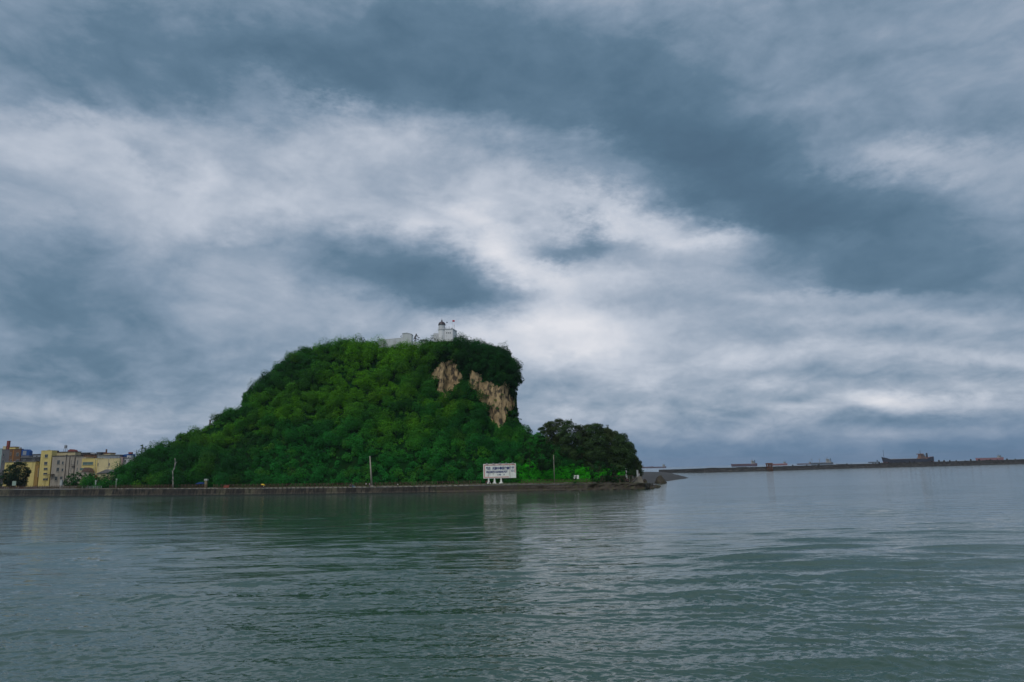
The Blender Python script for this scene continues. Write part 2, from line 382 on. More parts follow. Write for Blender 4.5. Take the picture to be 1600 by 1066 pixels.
    l.new(bp.outputs[0], p.inputs['Normal'])
    o = mesh_np('water', V, F, m, smooth=True); o['kind'] = 'structure'
water()

# ------------------------------------------------------------------ quay line and promenade
QW = [(-60,777),(0,776.7),(100,776.2),(200,775.6),(300,774.8),(400,773.7),(500,772.6),(600,771.4),(700,770),(800,768.4),(900,766.7),(1006,764.7),(1022,763.3)]
QT = [765.8,765.5,765.1,764.5,764.2,763.8,762.9,761.7,760,758.2,756.8,755.3,755.2]
WL = np.array([onz(a, b, 0) for a, b in QW])
TZ = np.array([at(p[0], t, w_[1])[2] for p, t, w_ in zip(QW, QT, WL)])
# extend beyond the left edge of the picture
WL = np.vstack([[WL[0][0] - 260, WL[0][1] + 60, 0], WL]); TZ = np.concatenate([[TZ[0]], TZ])
AZQ = WL[:, 0] / WL[:, 1]
S_ = np.concatenate([[0], np.cumsum(np.hypot(*np.diff(WL[:, :2], axis=0).T))])
def quay(s):                       # point on the edge at arc length s, top height
    return np.array([np.interp(s, S_, WL[:, 0]), np.interp(s, S_, WL[:, 1]), np.interp(s, S_, TZ)])
def quay_s(px):                    # arc length seen at picture column px (at the wall top)
    az = azte(px, 762)[0]; return float(np.interp(az, AZQ, S_))
def quay_off(s, off, dz=0):        # point set back from the edge (to the land side)
    a = quay(s - 1); b = quay(s + 1); d = (b - a)[:2]; d /= np.linalg.norm(d)
    p = quay(s); return np.array([p[0] - d[1] * off, p[1] + d[0] * off, p[2] + dz])
def yquay(az): return np.interp(az, AZQ, WL[:, 1])
def zquay(az): return np.interp(az, AZQ, TZ)
print('quay heights', TZ.round(2), 'dist', WL[:, 1].round(0))

M_tide = mat('tide_line', (.016, .018, .012), var=.4, vscale=1.5, bump=.7, bscale=3, rough=.5)
M_conc2 = mat('dark_weathered_concrete', (.04, .034, .024), var=.45, vscale=.5, bump=.7, bscale=2.5, dirt=((.014, .013, .010), (1.1, 1.1, .22), .42, .56))
M_conc3 = mat('patched_concrete', (.085, .075, .048), var=.45, vscale=.5, bump=.7, bscale=2.5, dirt=((.025, .026, .012), (1.1, 1.1, .3), .5, .62))
PN = np.random.default_rng(9).choice([0, 0, 2, 2, 3], 400)
def quay_wall():
    ss = np.arange(0, S_[-1] + .01, .6); hs = np.linspace(-1.2, 1, 11)
    V = []
    for s in ss:
        p = quay(s); a = quay(max(s - 1, 0)); b = quay(min(s + 1, S_[-1])); d = (b - a)[:2]; d /= np.linalg.norm(d)
        for h in hs:
            hh = h if h < 0 else h * p[2]
            t = max(h, 0)
            rough_ = .08 + .9 * min(1, max(0, (s - quay_s(790)) / 40))
            off = .9 * (t - 1) * .35 + rough_ * fbm(s / 2.2, hh / 1.1, 0, 21, 4) - (.25 if t < .18 else 0)
            off = -off if False else off
            V.append((p[0] + d[1] * (-off), p[1] - d[0] * (-off), hh + (.06 if t > .95 else 0) * fbm(s/3, 0, 0, 4, 2)))
        for k, o_ in enumerate((.55, 1.2)):
            V.append((p[0] - d[1] * o_, p[1] + d[0] * o_, p[2]))
    n = len(ss); m_ = len(hs) + 2
    F = [(i*m_+j, (i+1)*m_+j, (i+1)*m_+j+1, i*m_+j+1) for i in range(n-1) for j in range(m_-1)]
    # worn round end at the tip
    o = mesh_np('quay_wall', V, F, mats=[M_conc, M_tide, M_conc2, M_conc3, M_wetrock], midx=[4 if k // (m_ - 1) > n - 150 else 1 if k % (m_ - 1) < 6 else int(PN[(k // (m_ - 1)) // 9]) for k in range(len(F))], smooth=False)
    tag(o, 'long stained grey concrete quay wall along the water below the hill', 'quay wall')
quay_wall()

# ------------------------------------------------------------------ hill terrain
SK = [(120,757),(160,752),(185,743),(205,722),(222,709),(237,701),(250,697),(267,693),(280,685),(290,679),(299,676),(314,673),(323,670),(333,662),(341,655),(350,646),
      (363,639),(375,637),(388,626),(396,608),(413,591),(431,574),(451,563),(464,556),(487,545),(515,540),(540,534),(560,533),(585,536),(600,539),
      (640,543),(652,543),(660,540),(677,533),(710,532),(728,535),(753,536),(774,541),(784,547),(792,553),(799,562),(803,572),(804,585),(803,600),
      (803,622),(803,642),(806,657),(812,668),(829,677),(840,684),(860,697),(880,708),(905,720),(930,733),(960,745)]
CT = [(640,600),(672,582),(690,566),(710,560),(736,575),(750,570),(790,575),(812,585),(830,640),(960,745)]     # cliff top
CB = [(640,600),(672,594),(690,620),(705,612),(728,604),(745,622),(757,638),(768,652),(780,666),(790,664),(803,652),(815,664),(830,676),(960,747)]
def tab(pts):
    a = np.array([azte(*p) for p in pts]); return a[:, 0], a[:, 1]
ska, ske = tab([(p[0], p[1] + 3.5) for p in SK]); cta, cte = tab(CT); cba, cbe = tab(CB)
azl = [azte(*p)[0] for p in ((120, 757), (780, 545), (830, 690), (985, 745))]
AZC = np.concatenate([np.linspace(azl[0], azl[1], 430)[:-1], np.linspace(azl[1], azl[2], 150)[:-1], np.linspace(azl[2], azl[3], 70)])
te_t = np.interp(AZC, ska, ske); te_ct = np.interp(AZC, cta, cte); te_cb = np.interp(AZC, cba, cbe)
pxc = proj(np.stack([AZC * 300, np.full_like(AZC, 300), np.full_like(AZC, 30)], -1))[0]
cl = np.clip((pxc - 655) / 25, 0, 1) * np.clip((822 - pxc) / 8, 0, 1)        # where the cliff is
foot_off = np.interp(pxc, [100, 300, 700, 760, 820, 900, 1000], [10, 11, 13, 20, 22, 26, 30])
Yf = yquay(AZC) + foot_off; zf = zquay(AZC) + .4
NZ = 150
cols_ = []
NT = fbm(AZC[:, None] * 16, (np.arange(200)[None] / 2 - 5) / 16, 0, 3, 3)
for i, a in enumerate(AZC):
    Yv, z = Yf[i], zf[i]; pts = [(Yv, z)]; dz = .3
    lowness = np.clip((te_t[i] * Yf[i] + CAMH - zf[i]) / 45, .05, 1)
    while True:
        te = (z - CAMH) / Yv
        if te >= te_t[i] or z > 90: break
        h = (te_t[i] - te) * Yv
        s = 1.05 + .9 * math.exp(-(z - zf[i]) / 5)
        s *= 1 + .75 * NT[i, min(int((z + 5) * 2), 199)]
        if te_cb[i] < te < te_ct[i]: s = s * (1 - cl[i]) + .10 * cl[i]
        elif te >= te_ct[i]: s = s * (1 - cl[i]) + (.22 + .9 * math.exp(-h / 3)) * cl[i]
        if h < 7: s += (1 - h / 7) ** 2 * 2.6 * lowness
        Yv += dz * s; z += dz; pts.append((Yv, z))
    cols_.append(np.array(pts))
D = np.zeros((len(AZC), NZ, 2))
for i, p in enumerate(cols_):
    t = np.linspace(0, 1, NZ)
    L_ = np.concatenate([[0], np.cumsum(np.hypot(*np.diff(p, axis=0).T))]) if len(p) > 1 else np.zeros(1)
    if L_[-1] > 0:
        D[i, :, 0] = np.interp(t * L_[-1], L_, p[:, 0]); D[i, :, 1] = np.interp(t * L_[-1], L_, p[:, 1])
    else: D[i] = p[0]
ridgeY = D[:, -1, 0].copy()
kern = np.ones(9) / 9
for a_ in range(NZ):           # light smoothing between neighbouring columns
    D[:, a_, 0] = np.convolve(np.pad(D[:, a_, 0], 4, 'edge'), kern, 'valid')
HY = D[:, :, 0]; HZ = D[:, :, 1]
HX = AZC[:, None] * HY
pxg, pyg = proj(np.stack([HX, HY, HZ], -1))
def inpoly(px, py, poly):
    r = np.zeros(np.shape(px), bool); n = len(poly)
    for i in range(n):
        x1, y1 = poly[i]; x2, y2 = poly[(i + 1) % n]
        with np.errstate(divide='ignore', invalid='ignore'):
            c = ((y1 > py) != (y2 > py)) & (px < (x2 - x1) * (py - y1) / (y2 - y1 + 1e-9) + x1)
        r ^= c
    return r
ROCK = [[(675,593),(681,582),(687,577),(694,571),(702,567),(708.5,563),(709,577),(708.5,592),(706,600),(702,611),(698,617),(695,621),(690,613),(687.5,605),(689,596),(684,590),(680,587)],
        [(713,579),(717,583),(718,590),(714,599),(709,596),(709,588)],
        [(737.5,584),(741,583.5),(748,587),(749,602),(755,600),(762,600),(768,602.5),(779,609.5),(787,606),(793,600),(792,611),(789,619),(785.5,626),(787,640),(786.5,653),(783,661),(779,665.5),(770,655),(769.5,645),(760,636),(752,624),(747,610),(736,605),(734.5,600),(737,592)],
        [(728,593),(731,594),(730,601),(727,599)],
        [(790,621),(799.5,622.6),(799.5,636),(795,640),(791.5,632)]]
def rockmask(px, py, wob=2.4):
    jx = px + wob * vnoise(px / 4, py / 4, 0, 71); jy = py + wob * vnoise(px / 4, py / 4, 0, 72)
    r = np.zeros(np.shape(px), bool)
    for p in ROCK: r |= inpoly(jx, jy, p)
    r &= ~((px > 719.5) & (px < 734) & (py < 618))
    # two tufts growing on the face
    r &= ~((((px - 772.5) / 4.2) ** 2 + ((py - 626) / 3.2) ** 2) < 1) & ~((((px - 779) / 3.6) ** 2 + ((py - 639) / 2.6) ** 2) < 1)
    return r
# rough the rock: vertical flutes and ledges in the cliff zone
cz = cl[:, None] * np.clip((pyg - 555) / 6, 0, 1) * (pyg < 672)
flute = 1.5 * fbm(HX / 2.6, HZ / 11, 0, 41, 4) + .9 * np.abs(fbm(HX / 5, HZ / 5, 2, 43, 4))
HY = HY + cz * flute; HX = AZC[:, None] * HY
# back of the hill: falls away behind the ridge
nb = 26; tb = np.linspace(0, 1, nb + 1)[1:]
hr = HZ[:, -1]; zb0 = zf
bY = HY[:, -1][:, None] + (8 + 1.25 * (hr - zb0))[:, None] * tb[None, :] + 6 * np.sin(tb * math.pi)[None, :]
bZ = zb0[:, None] - 1 + (hr - zb0 + 1)[:, None] * (np.cos(tb * math.pi) * .5 + .5)[None, :] ** .9
bX = HX[:, -1][:, None] + AZC[:, None] * (bY - HY[:, -1][:, None])
GX = np.hstack([HX, bX]); GY = np.hstack([HY, bY]); GZ = np.hstack([HZ, bZ])
n, m_ = GX.shape
i, j = np.meshgrid(np.arange(n - 1), np.arange(m_ - 1), indexing='ij')
a = i * m_ + j; F = np.stack([a, a + m_, a + m_ + 1, a + 1], -1).reshape(-1, 4)
HV = np.stack([GX, GY, GZ], -1).reshape(-1, 3)
fc = HV[F].mean(1); fpx, fpy = proj(fc)
rk = np.zeros(len(F), bool)
for dx, dy in ((0, 0), (4, 0), (-4, 0), (0, 4), (0, -4), (3, 3), (-3, -3)): rk |= rockmask(fpx + dx, fpy + dy)
hill = mesh_np('hill', HV, F, mats=[M_soil, M_rock], midx=rk.astype(int), smooth=False)
hill['kind'] = 'structure'
print('hill', HY.min(), HY.max(), HZ.max(), 'ridge', ridgeY[::80].round(0))
def ridge_at(px):                 # depth and height of the ridge under picture column px
    az = azte(px, 535)[0]; return float(np.interp(az, AZC, HY[:, -1])), float(np.interp(az, AZC, HZ[:, -1]))

# land behind the quay: promenade strip and town ground
def land():
    ss = np.arange(0, S_[-1] + .01, 3.0); offs = [.5, 1.5, 3.5, 6, 9, 13, 18, 26, 40, 70, 130, 260]
    V = []
    for s in ss:
        pz = quay(s)[2]
        for o_ in offs:
            p = quay_off(min(max(s, 1.01), S_[-1] - 1.01), o_)
            far = np.clip((S_[-1] - s) / 25, 0, 1)
            zz_ = pz + .05 + min(.45, o_ * .05) + (.6 * min(1, max(0, o_ - 20) / 50))
            V.append((p[0], p[1], zz_))
    n = len(ss); m_ = len(offs)
    F = [(i*m_+j, (i+1)*m_+j, (i+1)*m_+j+1, i*m_+j+1) for i in range(n-1) for j in range(m_-1)]
    o = mesh_np('ground', V, F, M_pave, smooth=True); o['kind'] = 'structure'
land()
# ------------------------------------------------------------------ foliage
def leaf_cloud(C, RAD, NRM, TINT, per_m2, leaf, rg, flat=.8, jit=.22, updir=.5, asp=.62):
    """leaf-sized quads spread over clumps. C (n,3), RAD (n,), NRM (n,3) outward, TINT (n,3)"""
    cnt = np.maximum(6, (RAD ** 2 * 2 * math.pi * per_m2).astype(int)); idx = np.repeat(np.arange(len(C)), cnt); K = len(idx)
    d = rg.normal(size=(K, 3)); d /= np.linalg.norm(d, axis=1)[:, None]
    nn_ = NRM[idx]; s = (d * nn_).sum(1); d = np.where((s < -.15)[:, None], d - 2 * s[:, None] * nn_, d)
    rr = RAD[idx] * (.76 + .24 * rg.random(K) ** .6)
    lump = 1 + jit * vnoise(d[:, 0] * 2.2 + idx * 3.1, d[:, 1] * 2.2, d[:, 2] * 2.2, 5)
    rr = rr * lump
    P = C[idx] + d * rr[:, None] * np.array([1, 1, flat])
    nv = d * .8 + np.array([0, 0, updir]) + rg.normal(size=(K, 3)) * .42; nv /= np.linalg.norm(nv, axis=1)[:, None]
    a = np.cross(nv, rg.normal(size=(K, 3))); a /= np.linalg.norm(a, axis=1)[:, None]; b = np.cross(nv, a)
    ls = leaf * (.6 + .8 * rg.random(K)); 
    A = a * (ls * .5)[:, None]; B = b * (ls * .5 * asp)[:, None]
    V = np.stack([P - A, P - B * 1.0, P + A, P + B * 1.0], 1).reshape(-1, 3)
    t = TINT[idx] * (.75 + .5 * rg.random(K))[:, None]
    return V, np.repeat(t, 4, 0)
def quads(nv): return np.arange(nv).reshape(-1, 4)

PAL = dict(dark=(.010, .048, .012), deep=(.010, .085, .018), emer=(.016, .160, .024), mid=(.022, .145, .013), lime=(.085, .26, .008), olive=(.07, .15, .012), brown=(.05, .06, .02), grass=(.03, .34, .008))
def species(px, py, rg):
    """plant colour from where on the slope the plant grows"""
    n = len(px); c = np.zeros((n, 3)); P_ = {k: np.array(v) for k, v in PAL.items()}
    w = {k: np.zeros(n) for k in P_}
    g = lambda cx, cy, sx, sy: np.exp(-((px - cx) / sx) ** 2 - ((py - cy) / sy) ** 2)
    nz1 = fbm(px / 30, py / 16, 0, 51, 3); nz2 = fbm(px / 22, py / 13, 0, 52, 3)
    w['mid'] = .5 + 0 * px; w['deep'] = .45 + .3 * (nz1 < -.05)
    w['emer'] = 1.4 * np.clip((py - 660) / 45, 0, 1) * np.clip((px - 380) / 60, 0, 1) * np.clip((900 - px) / 40, .1, 1)
    w['lime'] = 2.6 * g(610, 555, 80, 24) + 1.5 * g(560, 605, 90, 28) + 1.3 * g(480, 640, 70, 22) + 1.1 * g(620, 690, 60, 22) + 1.0 * g(650, 640, 60, 30) * (nz2 > 0) + .8 * g(760, 700, 80, 30) * (nz1 > -.1) + .35 * (nz2 > .22) + 1.0 * g(345, 680, 40, 22) + .8 * g(440, 660, 60, 20) * (nz2 > -.1)
    w['dark'] = 2.6 * g(760, 565, 70, 32) + 3 * g(812, 590, 22, 50) + 1.4 * g(690, 565, 50, 22) + 1.2 * g(450, 590, 60, 30) + .9 * g(300, 725, 120, 26) + .9 * (nz1 < -.22) + 1.5 * g(815, 660, 30, 16)
    w['grass'] = 7 * (py > 728) * np.clip((px - 805) / 20, 0, 1) + 0 * px
    w['olive'] = .7 * (nz2 > .33) + .8 * g(300, 690, 60, 12) + .5 * g(640, 548, 40, 10)
    w['brown'] = .6 * g(390, 690, 50, 10) * (nz2 < .1)
    W = np.stack([w[k] for k in P_], 1) ** 1.5 * (rg.random((n, len(P_))) * .9 + .25); W /= W.sum(1)[:, None]
    return (W @ np.stack(list(P_.values()))) * (.78 + .45 * rg.random(n))[:, None] * np.array([1.2, 1.12, 1.15])

# sample the hill surface
def sample_surface(n, rg, front=True):
    nc = len(AZC); vv = np.stack([GX, GY, GZ], -1)
    jm = NZ - 1 + (6 if front else 20)
    a = vv[:-1, :jm]; b = vv[1:, :jm]; c = vv[1:, 1:jm+1]; d = vv[:-1, 1:jm+1]
    nr = np.cross(c - a, d - b); ar = np.linalg.norm(nr, axis=-1) / 2
    wgt = ar.ravel() / ar.sum(); k = rg.choice(len(wgt), n, p=wgt)
    u, v = rg.random(n)[:, None], rg.random(n)[:, None]
    A, B, C_, D_ = (q.reshape(-1, 3)[k] for q in (a, b, c, d))
    P = A*(1-u)*(1-v) + B*u*(1-v) + C_*u*v + D_*(1-u)*v
    nn_ = (nr / (2 * ar[..., None] + 1e-9)).reshape(-1, 3)[k]
    nn_ *= np.where(nn_[:, 1] > .35, -1, 1)[:, None] if False else 1
    return P, nn_, ar.sum()
P_, N_, AREA = sample_surface(5200, rng)
if N_[:, 2].mean() < 0: N_ = -N_
print('hill area', AREA)
ppx, ppy = proj(P_)
keep = ~(rockmask(ppx, ppy) | rockmask(ppx + 1, ppy) | rockmask(ppx - 1, ppy) | rockmask(ppx, ppy + 3))
keep |= rng.random(len(P_)) < .09
keep &= (P_[:, 2] > zquay(P_[:, 0] / P_[:, 1]) + .3)
P_, N_, ppx, ppy = P_[keep], N_[keep], ppx[keep], ppy[keep]
near_rock = np.zeros(len(P_), bool)
for dx, dy in ((8, 0), (-8, 0), (0, 8), (0, -7), (6, 6), (-6, 6)): near_rock |= rockmask(ppx + dx, ppy + dy)
low = np.clip((ppy - 690) / 40, 0, 1) * (ppx > 380)
skyl = np.interp(ppx, [p[0] for p in SK], [p[1] for p in SK])
edge = np.clip((ppy - skyl) / 10, 0, 1)
big = (rng.random(len(P_)) < .16) & (fbm(P_[:, 0] / 12, P_[:, 2] / 8, 0, 66, 2) > -.25)
RAD = np.where(big, 2.6 + 2.0 * rng.random(len(P_)), 1.0 + 1.5 * rng.random(len(P_)) ** 1.5) * (1 - .3 * low) * (.62 + .38 * edge)
near_rock |= rockmask(ppx, ppy); RAD[near_rock] = np.minimum(RAD[near_rock], .75); big &= ~near_rock
gz_ = (ppy > 728) & (ppx > 810)
pos = np.where(big, .42, .2) * RAD * (1 + .5 * fbm(P_[:, 0] / 9, P_[:, 2] / 7, P_[:, 1] / 9, 61, 2))
# a bulging overhang of creepers above the bare face
over = np.exp(-((ppx - 775) / 38) ** 2 - ((ppy - 578) / 20) ** 2) * 1.6 + np.exp(-((ppx - 806) / 9) ** 2 - ((ppy - 595) / 28) ** 2) * 1.0
Cn = P_ + N_ * pos[:, None] + np.array([0, -1, 0]) * over[:, None]
T_ = species(ppx, ppy, rng)
V, Tt = leaf_cloud(Cn, RAD, N_ * .6 + np.array([0, -.3, .5]), T_, 8.8, .50, rng, jit=.27)
o = mesh_np('hillside_thicket', V, quads(len(V)), M_leaf, cols=Tt)
tag(o, 'dense tangle of green shrubs and creepers covering the whole hillside', 'vegetation', kind='stuff')
print('thicket leaves', len(V) // 4, 'clumps', len(Cn))

Pg, Ng, _ = sample_surface(42000, rng); gx_, gy_ = proj(Pg)
zone = (gx_ > 812) & (gx_ < 985) & (gy_ > 724 + 14 * np.clip((gx_ - 890) / 60, 0, 1) + 6 * vnoise(gx_ / 14, 0, 0, 88)) ; Pg = Pg[zone]; gx_ = gx_[zone]; gy_ = gy_[zone]
if len(Pg) > 3400: Pg = Pg[:3400]; gx_ = gx_[:3400]
V, Tt = leaf_cloud(Pg, .5 + .4 * rng.random(len(Pg)), np.tile([0, -.3, 1.], (len(Pg), 1)), np.array(PAL['grass'])[None] * (.6 + .6 * rng.random((len(Pg), 1))) * (1 + .4 * vnoise(gx_ / 9, Pg[:, 2], 0, 77))[:, None], 12, .3, rng, asp=.4)
o = mesh_np('grass_bank', V, quads(len(V)), M_leaf, cols=Tt); tag(o, 'vivid green grass bank at the right foot of the hill', 'grass', kind='stuff')

# trees and bushes one can tell apart
def skeleton_trunk(h, r, lean, n_limb, rg, spread):
    mb = MB(); top = Vector((lean, 0, h)); pts = [Vector((0, 0, -.6)), Vector((lean*.3, .1, h*.35)), Vector((lean*.7, -.1, h*.7)), top]
    rs = [r, r*.75, r*.5, r*.22]
    for a, b, ra, rb in zip(pts, pts[1:], rs, rs[1:]): mb.bar(a, b, ra, 7, rb)
    for k in range(n_limb):
        t = .35 + .55 * k / n_limb; base = pts[1].lerp(pts[3], t); an = k * 2.4 + rg.random()
        e = base + Vector((math.cos(an) * spread, math.sin(an) * spread, spread * .55)) * (.7 + .4 * rg.random())
        mb.bar(base, e, r * .35, 5, r * .1)
    return mb
def make_tree(name, h, w_, depth, ncl, tint, leaf, dens, label, group, cat='tree', droop=False, seed=1, trunk_r=.22, crown_base=.25, wisp=0):
    rg = np.random.default_rng(seed)
    root = empty(name, (0, 0, 0), label, cat, group)
    mb = skeleton_trunk(h * .8, trunk_r, .3 * (rg.random() - .5) * w_, 6, rg, w_ * .33)
    mb.build('trunk', M_bark, root, smooth=True)
    t = rg.random(ncl); zz_ = h * (crown_base + (1 - crown_base) * t)
    prof = np.sqrt(np.clip(1 - np.clip((t - .35) / .67, 0, 1) ** 2.3, 0, 1)) * (.65 + .35 * np.clip(t / .3, 0, 1))
    an = rg.random(ncl) * 6.283; q = np.sqrt(rg.random(ncl)) * prof
    C = np.stack([np.cos(an) * q * w_ / 2, np.sin(an) * q * depth / 2, zz_], 1)
    rad = (.13 + .12 * rg.random(ncl)) * min(w_, h * .6) * (1.25 - .45 * t)
    N0 = C - np.array([0, 0, h * .5]); N0 /= np.linalg.norm(N0, axis=1)[:, None] + 1e-6
    T = np.array(tint)[None] * (.6 + .8 * rg.random(ncl))[:, None]
    V, Tt = leaf_cloud(C, rad, N0, T, dens, leaf, rg, jit=.4, updir=.3, asp=.3 if droop else .6)
    if wisp:                                   # feathery shoots poking out of the crown
        Cw = []; 
        for k in range(wisp):
            i_ = rg.integers(ncl); d = N0[i_] * .7 + np.array([.25, 0, .5]) + rg.normal(size=3) * .35; d /= np.linalg.norm(d)
            for s in np.linspace(.6, 1.6, 7): Cw.append(C[i_] + d * rad[i_] * s)
        Cw = np.array(Cw); rw = np.full(len(Cw), .32)
        V2, T2 = leaf_cloud(Cw, rw, np.tile([0, 0, 1.], (len(Cw), 1)), np.tile(np.array(tint), (len(Cw), 1)), dens * 1.6, leaf * .8, rg, asp=.28)
        V = np.vstack([V, V2]); Tt = np.vstack([Tt, T2])
    mesh_np('crown', V, quads(len(V)), M_leaf, root, cols=Tt)
    return root
# ------------------------------------------------------------------ placing on the promenade
def spot(px, off):
    s = quay_s(px)
    for _ in range(6):
        p = quay_off(s, off); x_, _y = proj(p); s += (px - float(x_)) * .25
    p = quay_off(s, off); p[2] += .05 + min(.45, off * .05); return p
M_post = mat('rusty_brown_paint', (.11, .065, .045), var=.4, vscale=1)
M_palepost = mat('grey_white_concrete', (.42, .44, .42), var=.25, vscale=.8, dirt=((.12, .12, .10), (1, 1, .4), .5, .7))

# kerb blocks along the quay edge
kb = MB().box(-.62, .62, -.2, .2, 0, .28); k0 = None
s0, s1 = quay_s(172), quay_s(742); cnt = int((s1 - s0) / 2.35)
for i in range(cnt):
    s = s0 + i * 2.35
    p = quay_off(s, .35); q = quay_off(s + 1, .35)
    if rng.random() < (.12 if float(proj(p)[0]) > 315 else .5): continue
    if k0 is None: o = k0 = kb.build('kerb_block', M_kerb, bevel=.04)
    else: o = k0.copy(); col.objects.link(o)
    o.location = p; o.rotation_euler = (0, 0, math.atan2(q[1]-p[1], q[0]-p[0]) + rng.normal() * .02); o.scale = (.8 + .3 * rng.random(), 1, .8 + .5 * rng.random())
    tag(o, 'pale concrete kerb block in the row on top of the quay wall', 'kerb block', 'kerb blocks along the quay edge')

# railing of brown posts with crossed bars
FENCES = [(-30, 128, 'lattice railing of brown posts along the quay before the yellow buildings'),
          (160, 314, 'brown lattice railing between the leftmost hill foot and the stone gate pillar'),
          (323, 468, 'brown lattice railing right of the stone gate pillar, behind the yellow umbrella'),
          (469, 610, 'brown lattice railing behind the bare concrete pole'),
          (611, 752, 'brown lattice railing left of the white harbour sign'),
          (812, 984, 'brown lattice railing right of the harbour sign, ending at the dark stone wall')]
post0 = None
for (pa, pb, lab) in FENCES:
    sa, sb = quay_s(pa), quay_s(pb); n_ = int((sb - sa) / 2.3); off = 4.2
    base = quay_off(sa, off); root = empty('promenade_railing', base, lab, 'railing', 'lattice railings along the promenade')
    rail = MB(); lat = MB()
    pts = []
    for i in range(n_ + 1):
        p = quay_off(sa + i * 2.3, off, .26); pts.append(Vector(p - base))
    for i, p in enumerate(pts):
        if post0 is None:
            post0 = MB().box(-.09, .09, -.09, .09, -.1, 1.66).box(-.13, .13, -.13, .13, 1.66, 1.74).build('post', M_post, root); o = post0
        else: o = post0.copy(); col.objects.link(o); o.parent = root
        o.location = p
        if i < n_:
            q = pts[i + 1]; Zv = Vector((0, 0, 1))
            for h in (.2, 1.2, 1.58): rail.bar(p + Zv * h, q + Zv * h, .055)
            lat.bar(p + Zv * .2, q + Zv * 1.2, .04); lat.bar(p + Zv * 1.2, q + Zv * .2, .04)
            mid = (p + q) / 2; 
            for k in range(6):
                a0, a1 = k * math.pi / 3, (k + 1) * math.pi / 3; dv = (q - p).normalized()
                lat.bar(mid + dv * .3 * math.cos(a0) + Zv * (.7 + .34 * math.sin(a0)), mid + dv * .3 * math.cos(a1) + Zv * (.7 + .34 * math.sin(a1)), .035)
    rail.build('rail', M_post, root); lat.build('lattice', M_post, root)
# grey pipe railing piece on the left
base = spot(128, 4.0); root = empty('pipe_railing', base, 'pale grey pipe railing on the quay under the rounded shrubs', 'railing')
q = spot(158, 4.0) - base; mb = MB()
for i in range(6):
    v = Vector(q) * i / 5; mb2 = MB().bar((0, 0, 0), (0, 0, 1.3), .06).build('post', M_palepost, root); mb2.location = v
for h in (.35, .75, 1.25): mb.bar((0, 0, h), Vector(q) + Vector((0, 0, h)), .05)
mb.build('rail', M_palepost, root)

# grass and low herbs on the verge
def verge(name, pa, pb, oa, ob, n_, size, tint, label):
    C = []; 
    for i in range(n_):
        s = rng.uniform(quay_s(pa), quay_s(pb)); of = rng.uniform(oa, ob); p = quay_off(s, of)
        if fbm(p[0] / 4, p[1] / 4, 0, 91, 2) < -.3: continue
        C.append((p[0], p[1], p[2] + .05 + min(.45, of * .05)))
    C = np.array(C); K = len(C)
    V, T = leaf_cloud(C, size * (.4 + .6 * rng.random(K)), np.tile([0, 0, 1.], (K, 1)), np.array(tint)[None] * (.6 + .8 * rng.random((K, 1))) * np.array([1, 1, 1]), 22, .2, rng, asp=.25, flat=.9)
    o = mesh_np(name, V, quads(len(V)), M_leaf, cols=T); tag(o, label, 'grass', kind='stuff')
verge('verge_grass', 320, 1000, .7, 3.8, 1100, .36, (.075, .085, .016), 'strip of olive green grass between the quay edge and the railing')
verge('foot_grass', 165, 960, 4.8, 12, 1500, .55, (.045, .10, .014), 'low grass and weeds at the foot of the hill behind the railing')
verge('bright_grass', 800, 995, 9, 24, 1900, .75, (.045, .20, .012), 'bright green grass slope to the right of the harbour sign')
verge('left_scrub', -30, 170, 6, 16, 900, .8, (.035, .045, .018), 'dark brownish scrub on the ground before the yellow buildings')

# ------------------------------------------------------------------ harbour sign
M_signw = mat('sign_white', (.82, .83, .76), var=.08, vscale=.5, dirt=((.42, .42, .36), (.8, .8, .25), .55, .75))
M_pink = mat('faded_red_paint', (.60, .30, .26), var=.2, vscale=1)
M_blue = mat('sign_blue', (.012, .035, .16), var=.1)
def text_obj(body, size, mtl, parent, loc, name='lettering', sx=1, wdt=.012):
    cu = bpy.data.curves.new('t', 'FONT'); cu.body = body; cu.size = size; cu.extrude = .015; cu.offset = wdt
    cu.align_x = 'LEFT'; cu.align_y = 'BOTTOM'
    t = bpy.data.objects.new('t', cu); col.objects.link(t); bpy.context.view_layer.update()
    me = bpy.data.meshes.new_from_object(t.evaluated_get(bpy.context.evaluated_depsgraph_get()))
    bpy.data.objects.remove(t); me.name = name; me.materials.clear(); me.materials.append(mtl)
    o = bpy.data.objects.new(name, me); col.objects.link(o); o.parent = parent
    xs = [v.co.x for v in me.vertices]; wd = (max(xs) - min(xs)) if xs else 1
    o.rotation_euler = (math.pi / 2, 0, 0); o.location = loc; o.scale = (sx / wd if sx else 1, 1, 1)
    return o
p = spot(757, 9.5); YS = p[1]
TL = at(755, 725.2, YS); TR = at(806, 724.9, YS); BL = at(755.3, 748.8, YS)
W = TR[0] - TL[0]; Hs = TL[2] - at(755, 747.8, YS)[2]; zb = at(755, 748, YS)[2]
root = empty('harbour_sign', (TL[0], YS, zb), 'white harbour welcome billboard with blue lettering and faded red frame', 'sign')
MB().box(0, W, 0, .35, 0, Hs).build('board', M_signw, root, bevel=.03)
fr = MB(); fr.box(.25, .62, -.05, -.003, .28, Hs - .25).box(.62, W - .25, -.05, -.003, Hs - .62, Hs - .25).box(.62, W * .78, -.05, -.003, .28, .6)
fr.box(W - .5, W - .25, -.05, -.003, 2.0, Hs - .62)
fr.build('frame', M_pink, root)
for i in range(5):
    o = MB().box(-.35, .35, -.5, .3, 0, .16).box(-.04, .04, -.3, .0, -.2, .0).build('floodlight', M_wgrey, root); o.location = (W * (.115 + .197 * i), -.12, Hs + .12)
